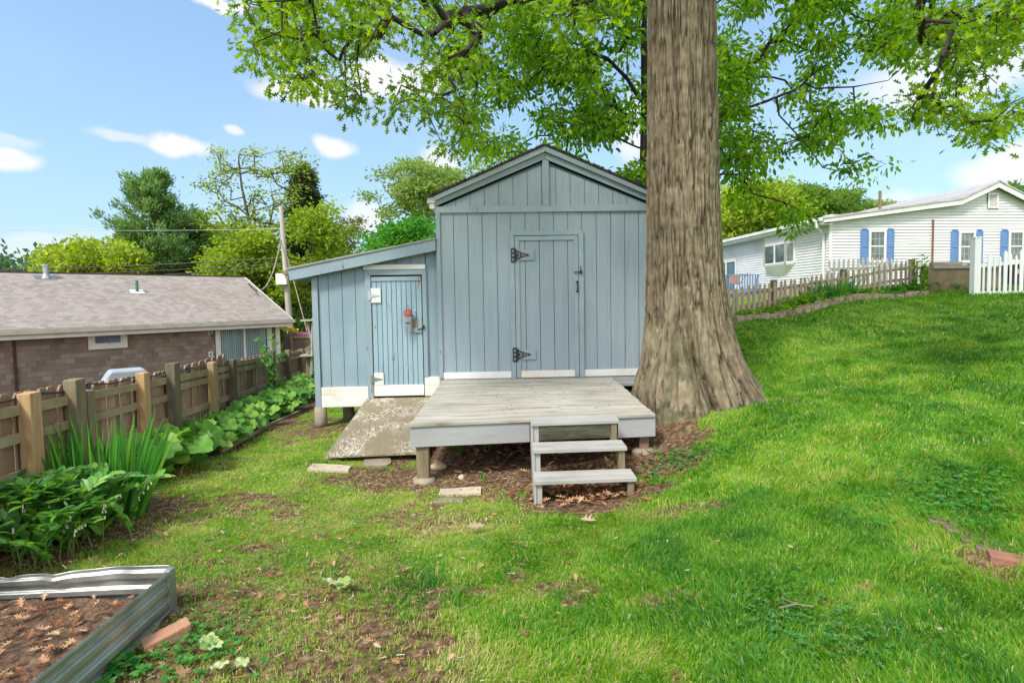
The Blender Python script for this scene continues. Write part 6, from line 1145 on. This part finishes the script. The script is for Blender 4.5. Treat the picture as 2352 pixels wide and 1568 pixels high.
def stem_plant(name, label, cat, c, rx, ry, ns, h, reach, nl, lsize, mat, mstem, seed, dirbias=(0, 0), flowers=None, group=None):
    rs = np.random.RandomState(seed); o_ = np.array([c[0], c[1], Hs(c[0], c[1])]); T = Thing(name, label, cat, o_, group=group); st_ = MB(); P_ = []; D_ = []; N_ = []; S_2 = []; FP = []
    for i in range(ns):
        x_ = c[0]+rs.normal()*rx*.5; y_ = c[1]+rs.normal()*ry*.5; a_ = rs.uniform(0, 6.28); d = np.array([math.cos(a_)+dirbias[0], math.sin(a_)+dirbias[1], 0]); d /= np.linalg.norm(d)+1e-6; z_ = Hs(x_, y_); hh = h*rs.uniform(.65, 1.1); rc = reach*rs.uniform(.5, 1.15); sd_ = np.array([-d[1], d[0], 0]); pts = []
        for k in range(9): t_ = k/8; pts.append(np.array([x_, y_, z_])+d*rc*t_**1.5+np.array([0, 0, hh*math.sin(t_*1.75)/.98]))
        st_.tube(pts, [.004*(1-.08*k) for k in range(9)], 5, False)
        for k in range(nl):
            t_ = .12+.88*k/(nl-1); f = t_*8; i0 = min(int(f), 7); p = pts[i0]*(1-(f-i0))+pts[i0+1]*(f-i0); tg = pts[i0+1]-pts[i0]; tg /= np.linalg.norm(tg); s_ = 1 if k % 2 else -1
            P_.append(p); D_.append(sd_*s_*.85+tg*.65+np.array([0, 0, .18])+rs.normal(size=3)*.15); N_.append(np.array([0, 0, 1])+d*-.2+rs.normal(size=3)*.25); S_2.append(lsize*rs.uniform(.75, 1.15)*(1 if k < nl-2 else .7))
            if flowers and .35 < t_ < .75 and k % 2 == 0 and i % 3 == 0: FP += [p+np.array([0, 0, -.012])+rs.normal(size=3)*.006 for _ in range(2)]
    T.part('stems', st_, mstem)['kind'] = 'stuff'; V, lo, to = leaves_arrays(np.array(P_)-o_, np.array(D_), np.array(N_), np.array(S_2), ov); mk('leaves', np_mesh('leaves', V, lo, to, mat, smooth=False), T.o)
    if flowers and FP:
        mb = MB()
        for p in FP: mb.tube([p, p+[0, 0, -.010], p+[0, 0, -.020]], [.002, .005, .0055], 6)
        T.part('flowers', mb, flowers)['kind'] = 'stuff'
    return T
m_sol = leaf_mat('solomons_seal_leaf', [(.04, .14, .035), (.075, .22, .045), (.12, .31, .05), (.22, .42, .06)], .4, rough=.38, spec=.5)
m_stem = leaf_mat('green_stem', [(.16, .26, .05)], .1); m_bell = plain('cream_bell', (.75, .75, .55), .5)
sc_ = gpt(60, 1285)
for k, (dx, dy, ns, sd_, lab) in enumerate([(0, .05, 44, 1, 'arching broad leaved plant with cream bell flowers behind the galvanised bed, the large front clump'), (.07, .30, 34, 2, 'arching broad leaved clump spilling in front of the iris'), (-.38, .2, 36, 3, 'arching leaved clump at the left edge in front of the fence')]):
    stem_plant('solomons_seal', lab, 'garden plant', (sc_[0]+dx, sc_[1]+dy), .30, .26, ns, .42, .32, 19, .11, m_sol, m_stem, sd_, (.25, -.35), m_bell, group='arching bell flowered plants')
fc = gpt(-40, 1120); stem_plant('fine_leaved_shrub', 'shrub with narrow leaves cut by the left edge, in front of the fence', 'shrub', (fc[0]-.05, fc[1]+.0), .25, .2, 14, .95, .25, 22, .13, leaf_mat('narrow_leaf', [(.03, .11, .04), (.07, .19, .07)], .35), m_stem, 8)
# plants with large round leaves along the fence
def big_leaf_tpl():
    nr = 22; V = [(0.0, 0, 0)]
    for rg, rr, zz in ((1, .5, .05), (2, 1, .10)):
        for i in range(nr):
            a_ = 2*math.pi*i/nr; k = rr*(1 if rg == 1 else 1+.09*math.cos(a_*7)+.05*math.cos(a_*11)); k *= (1-.55*math.exp(-((a_-math.pi)/.25)**2)); V.append((k*math.cos(a_)*.55, k*math.sin(a_)*.55, zz*rr+(.09*math.sin(a_*5)*rr if rg == 2 else .02*math.sin(a_*5))))
    F_ = [(0, 1+i, 1+(i+1) % nr) for i in range(nr)]+[(1+i, 1+nr+i, 1+nr+(i+1) % nr, 1+(i+1) % nr) for i in range(nr)]; return np.array(V), F_
BLT = big_leaf_tpl(); m_bur = leaf_mat('butterbur_leaf', [(.055, .175, .03), (.10, .255, .045), (.16, .35, .06), (.26, .44, .07)], .4, rough=.45)
plab = ['nearest the iris', 'second from the iris', 'third from the iris', 'near the middle of the bed with a yellowing leaf', 'in the middle of the row', 'just past the middle of the row', 'toward the far end beyond the middle', 'beside the far fence posts', 'at the far end by the lean-to corner', 'last one behind the lean-to corner']
for k, (px, py, nl, sz) in enumerate([(375, 1090, 11, .30), (420, 1068, 16, .24), (480, 1040, 20, .19), (530, 1010, 22, .18), (575, 985, 24, .17), (615, 962, 26, .17), (650, 945, 26, .17), (680, 925, 28, .17), (706, 905, 30, .18), (722, 893, 26, .18)]):
    c = gpt(px, py); c[0] -= .10; rs = np.random.RandomState(50+k); T = Thing('butterbur_plant', 'large round leaved plant, '+plab[k], 'garden plant', c, group='large leaved plants along the fence'); o_ = np.array(T.loc); P_ = []; D_ = []; N_ = []; S_2 = []; st_ = MB()
    for i in range(int(nl*3.2)):
        a_ = rs.uniform(0, 6.28); r_ = rs.uniform(.02, .46); x_, y_ = c[0]+math.cos(a_)*r_*.9, c[1]+math.sin(a_)*r_*1.5; z_ = Hs(x_, y_); hh = rs.uniform(.10, .38)*(1-.4*r_); d = np.array([math.cos(a_), math.sin(a_), 0]); p = np.array([x_, y_, z_])+d*.05+[0, 0, hh]
        st_.tube([(c[0]+(x_-c[0])*.5, c[1]+(y_-c[1])*.5, z_-.02), p], [.008, .005], 5, False); P_.append(p); D_.append(d+[0, 0, -.25]+rs.normal(size=3)*.2); N_.append(np.array([0, 0, 1.])+d*.25+[.12, -.35, 0]+rs.normal(size=3)*.28); S_2.append(sz*rs.uniform(.65, 1.25))
    T.part('stems', st_, m_stem); V, lo, to = leaves_arrays(np.array(P_)-o_, np.array(D_), np.array(N_), np.array(S_2), BLT); mk('leaves', np_mesh('leaves', V, lo, to, m_bur, smooth=True), T.o)
q_ = U(622, 870, 10.6); sp = stem_plant('tall_sapling', 'tall leafy sapling rising above the large leaves beside a fence post', 'sapling', (q_[0], 10.6), .2, .15, 9, 1.25, .22, 16, .12, m_sol, m_stem, 31)
for i, (px, py, sd_, lab) in enumerate([(395, 1040, 41, 'bright young shoots poking out right beside the iris'), (1120, 1035, 42, 'small leafy weed in the shade under the deck'), (1055, 1045, 43, 'low weed tuft under the deck near the left post'), (1515, 1020, 44, 'two leaved seedling in the soil right of the deck post'), (1110, 1110, 45, 'small seedling in the bare soil left of the steps')]):
    c = gpt(px, py); stem_plant('seedling', lab, 'seedling', (c[0], c[1]), .06, .05, [9, 5, 7, 2, 3][i], [.38, .22, .14, .10, .08][i], [.10, .08, .08, .05, .05][i], [10, 6, 7, 3, 4][i], [.12, .09, .07, .06, .05][i], ML2['fresh'] if i else ML2['lime'], m_stem, sd_)
# flower bed on the right
def at_right(px, off):   # a point behind the stone line, off metres towards the fence
    s_ = (px-1682)/(2128-1682); Y_ = 9.95+(13.1-9.95)*s_+off; p = U(px, 700, Y_); return (p[0], p[1])
rlab = ['low weeds at the near end of the right flower bed', 'dark leafy clump near the trunk in the right flower bed', 'low green clump left of the dark iris in the right bed', 'leafy green clump just left of the iris tuft, right bed', 'spreading leaves right of the iris tuft, right bed', 'yellow green leaves in the middle of the right bed', 'bright leafy clump further right behind the stones', 'bright low leaves near the end of the stone edging', 'leaves spilling beside the retaining wall']
for k, (px, off, n_, h, sz, mt) in enumerate([(1700, .25, 12, .10, .10, 'mid'), (1745, .3, 26, .16, .12, 'back'), (1790, .3, 26, .14, .10, 'back'), (1835, .35, 36, .20, .11, 'back'), (1945, .35, 30, .17, .11, 'fresh'), (1985, .3, 30, .15, .10, 'oak'), (2030, .3, 36, .15, .11, 'fresh'), (2080, .3, 40, .16, .12, 'fresh'), (2125, .25, 40, .18, .12, 'fresh')]):
    stem_plant('bed_plant', rlab[k], 'garden plant', at_right(px, off), .55, .3, n_, h, .14, 9, sz*.85, ML2[mt], m_stem, 60+k, group='plants in the right flower bed')
blades('iris_clump', 'dark green tuft of sword leaves behind the edging stones in the right bed', 'iris', at_right(1915, .4), .42, .25, 170, .52, .03, m_iris, .5, .3, seed=14); blades('iris_clump', 'smaller sparse tuft of sword leaves left of the dark one in the right bed', 'iris', at_right(1865, .4), .2, .15, 50, .42, .028, m_iris, .4, .3, seed=15)
q_ = U(2128, 640, 13.05); stem_plant('climbing_plant', 'thin climbing plant beside the left end of the retaining wall', 'plant', (q_[0]-.15, 13.0), .12, .1, 9, .85, .15, 12, .11, ML2['back'], m_stem, 77)
for px, py, lab in ((1704, 728, 'white round stone in the near end of the right flower bed'), (1722, 731, 'second white stone beside the round one, closer to the pickets')): rock(px, py, .07, .06, .05, m_white, lab)
# ------------------------------------------------------------------ grass
def inside_blocked(x, y):
    u = (x-P0[0])*DX[0]+(y-P0[1])*DX[1]; v = (x-P0[0])*DN[0]+(y-P0[1])*DN[1]; blk = (v > .02)&(u > -1.85)&(u < 3.05)&(v < 3.7)
    blk |= (x > -.98)&(x < 1.42)&(y > 5.9)&(y < 8.1)&(RS.rand(len(x)) < .995); blk |= (x > .16)&(x < 1.02)&(y > 4.88)&(y < 5.7)
    blk |= (x < cn[0]+.03)&(y < cn[1]+.04); blk |= (x > R3[0]-.1+(y-R3[1])*.25)&(x < R4[0]+(y-R3[1])*.1)&(y > R3[1]+.02)&(y < 8.1)
    blk |= np.hypot(x-2.28, (y-6.95)) < .78; blk |= x < fence_x(y)+.1
    for px, py, w_, d_ in ((757, 1073, .40, .22), (866, 1060, .28, .22), (1058, 1127, .38, .17)): p = gpt(px, py); blk |= (np.abs(x-p[0]) < w_/2)&(np.abs(y-p[1]) < d_/2)
    # beyond the stones
    s_ = ((x-sa_[0])*(sb_-sa_)[0]+(y-sa_[1])*(sb_-sa_)[1])/((sb_-sa_)[:2]@(sb_-sa_)[:2]); sd = (x-sa_[0])*-(sb_-sa_)[1]+(y-sa_[1])*(sb_-sa_)[0]; blk |= (sd > -.1)&(x > 3)&(s_ > -.25)&(s_ < 1.05)&(y < 14.2)
    return blk
def grass(name, n_, Y0, Y1, hlen, wid, seed, lab, powr=1.):
    rs = np.random.RandomState(seed); y = (Y0**2+(Y1**2-Y0**2)*rs.rand(n_))**.5; x = (y+.6)*rs.uniform(-1.15, 1.25, n_)
    tuft = fbm(x*14, y*14, seed=91, oct=2); b = bare_fn(x, y); keep = (rs.rand(n_) > b*1.06+.30*(tuft < .36))&~inside_blocked(x, y)
    x, y, b = x[keep], y[keep], b[keep]; n_ = len(x); z = H(x, y)-.006
    pn_ = fbm(x*.9, y*.9, seed=95); pm = fbm(x*3.3, y*3.3, seed=96); ps = fbm(x*11, y*11, seed=97)
    lushx = sm(-1.0, 1.2, x+.3*(pn_-.5)); dark = np.exp(-((x+.56)/.24)**2-((y-3.15)/.28)**2)
    hgt = hlen*(.45+1.0*ps)*(.7+.4*lushx)*(1-.55*b)*rs.uniform(.6, 1.25, n_)*(1+.8*dark)
    tint = .60-.29*lushx+.75*(pm-.5)+.45*(pn_-.5)+.25*b+rs.normal(0, .13, n_)-.45*dark; straw = rs.rand(n_) < (.05+.10*b+.06*(pm > .58)+.10*(1-lushx)); tint = np.clip(tint, .0, .80); tint[straw] = rs.uniform(.86, 1, straw.sum())
    flow = fbm(x*2.2, y*2.2, seed=98)*12.6; la = flow+rs.normal(0, 1.0, n_); lean = rs.uniform(.15, .95, n_)*hgt; dx, dy = np.cos(la)*lean, np.sin(la)*lean
    f_ = rs.uniform(-1.1, 1.1, n_); wx_, wy_ = np.cos(f_)*wid*rs.uniform(.6, 1.2, n_)/2, np.sin(f_)*wid/2
    B = np.stack([x, y, z], 1); W = np.stack([wx_, wy_, 0*x], 1); Mid = B+np.stack([dx*.35, dy*.35, hgt*.62], 1); Tp = B+np.stack([dx, dy, hgt*np.where(straw, .6, .95)], 1)
    V = np.stack([B-W, B+W, Mid+W*.85, Mid-W*.85, Tp], 1).reshape(-1, 3); i0 = np.arange(n_)*5; lo = np.stack([i0, i0+1, i0+2, i0+3, i0+3, i0+2, i0+4], 1).ravel(); to = np.tile([4, 3], n_)
    o = mk(name, np_mesh(name, V, lo, to, m_grass, {'tint': np.repeat(tint, 5)})); tag(o, lab, 'grass', kind='stuff'); return n_
m_grass = leaf_mat('grass_blade', [(.022, .115, .014), (.05, .185, .015), (.09, .255, .017), (.15, .32, .022), (.27, .39, .04), (.46, .42, .18), (.54, .48, .28)], .4, attr='tint', rough=.5)
print('grass', grass('near_grass', 300000, 1.5, 4.3, .052, .0046, 1, 'short lawn grass close to the viewer'), grass('middle_grass', 260000, 4.3, 8.2, .05, .0075, 2, 'lawn grass around the deck and the oak'), grass('far_grass', 140000, 8.2, 15.5, .05, .015, 3, 'sunlit lawn grass up the slope to the stone edging'))
# meadow beyond the picket fence and by the gate
rs = np.random.RandomState(5); n_ = 26000; x = rs.uniform(3, 13, n_); y = rs.uniform(11.5, 22, n_); k = ~inside_blocked(x, y)&(x/y < .9); x, y = x[k], y[k]; z = H(x, y); V, lo, to = leaves_arrays(np.stack([x, y, z], 1), rand_dirs(len(x), 1.4), rand_dirs(len(x)), rs.uniform(.06, .13, len(x)), (np.array([(0, -.1, 0), (0, .1, 0), (1, 0, 0)]), [(0, 1, 2)]))
tag(mk('neighbour_grass', np_mesh('neighbour_grass', V, lo, to, leaf_mat('neighbour_grass_blade', [(.07, .2, .015), (.14, .30, .02), (.22, .38, .03)], .4))), 'grass of the neighbour yard behind the picket fence', 'grass', kind='stuff')
# clover and round leaved weeds
def clover(cx_, cy_, rx, ry, n_, sz, lab, mat, seed):
    rs = np.random.RandomState(seed); x = cx_+rs.normal(size=n_)*rx*.5; y = cy_+rs.normal(size=n_)*ry*.5; z = H(x, y)+rs.uniform(.015, .05, n_); P_ = []; D_ = []
    for j in range(3): a_ = rs.uniform(0, 6.28, n_) if j == 0 else a_+2.09; D_.append(np.stack([np.cos(a_), np.sin(a_), .1+0*a_], 1)); P_.append(np.stack([x, y, z], 1))
    P_ = np.vstack(P_); D_ = np.vstack(D_); V, lo, to = leaves_arrays(P_, D_, rs.normal(size=P_.shape)*.25+[0, 0, 1], rs.uniform(.7, 1.2, len(P_))*sz, (np.array([(0, 0, 0), (.5, .38, .03), (.95, .33, 0), (.85, 0, -.02), (.95, -.33, 0), (.5, -.38, .03)]), [(0, 3, 2, 1), (0, 5, 4, 3)]))
    o = mk('clover_patch', np_mesh('clover_patch', V, lo, to, mat)); tag(o, lab, 'clover', kind='stuff')
m_clo = leaf_mat('clover_leaf', [(.03, .15, .03), (.06, .24, .035), (.10, .32, .05)], .35)
c = gpt(440, 1500); clover(c[0], c[1], .35, .25, 170, .022, 'clover growing beside the corrugated bed panel', m_clo, 1); c = gpt(230, 1545); clover(c[0]+.1, c[1], .10, .10, 26, .045, 'round leaved weed at the foot of the corrugated panel', m_clo, 2)
c = gpt(1850, 1440); clover(c[0], c[1], .35, .35, 260, .02, 'bluish green clover patch in the lawn right of the centre', leaf_mat('clover_blue', [(.05, .17, .04), (.09, .26, .06)], .3), 3); c = gpt(1520, 1080); clover(c[0]+.25, c[1], .6, .4, 300, .025, 'clover patch in the lawn right of the steps', m_clo, 4)
c = gpt(560, 1270); clover(c[0], c[1], 1.2, .9, 450, .015, 'low clover and weeds mixed in the thin grass at the left', m_clo, 5); c = gpt(420, 1480); clover(c[0]+.3, c[1]+.2, 1.0, .6, 260, .015, 'low weeds in the thin grass near the galvanised bed', ML2['lime'], 6); c = gpt(2200, 1130); clover(c[0], c[1], .8, .5, 300, .03, 'leafy weeds around the sunken bricks', m_clo, 7)
def flat_leaf(px, py, sz, mt, lab, seed, n_=3):
    p = gpt(px, py, dz=.05); rs = np.random.RandomState(seed); V, lo, to = leaves_arrays(rs.normal(size=(n_, 3))*[sz*.35, sz*.35, .008], rs.normal(size=(n_, 3))*[1, 1, .2], rs.normal(size=(n_, 3))*.35+[0, 0, 1], np.full(n_, sz)*rs.uniform(.7, 1.1, n_), BLT); o = mk('torn_leaf', np_mesh('torn_leaf', V, lo, to, mt)); o.location = tuple(p); tag(o, lab, 'leaf')
m_wilt = leaf_mat('wilted_pale_leaf', [(.22, .33, .10), (.36, .45, .20), (.42, .45, .26)], .2)
flat_leaf(768, 1335, .10, m_wilt, 'pale wilted green leaf left of the dark grass tuft', 1); flat_leaf(485, 1465, .085, m_wilt, 'large torn pale green leaf right of the brick', 2); flat_leaf(530, 1525, .07, m_wilt, 'wilted leaf lying below the torn one at the bottom of the lawn', 3, 2); flat_leaf(1752, 793, .12, m_wilt, 'wilted leaves lying on the lawn, seen just right of the trunk', 4, 3) if False else None
print('objects', len(bpy.data.objects))
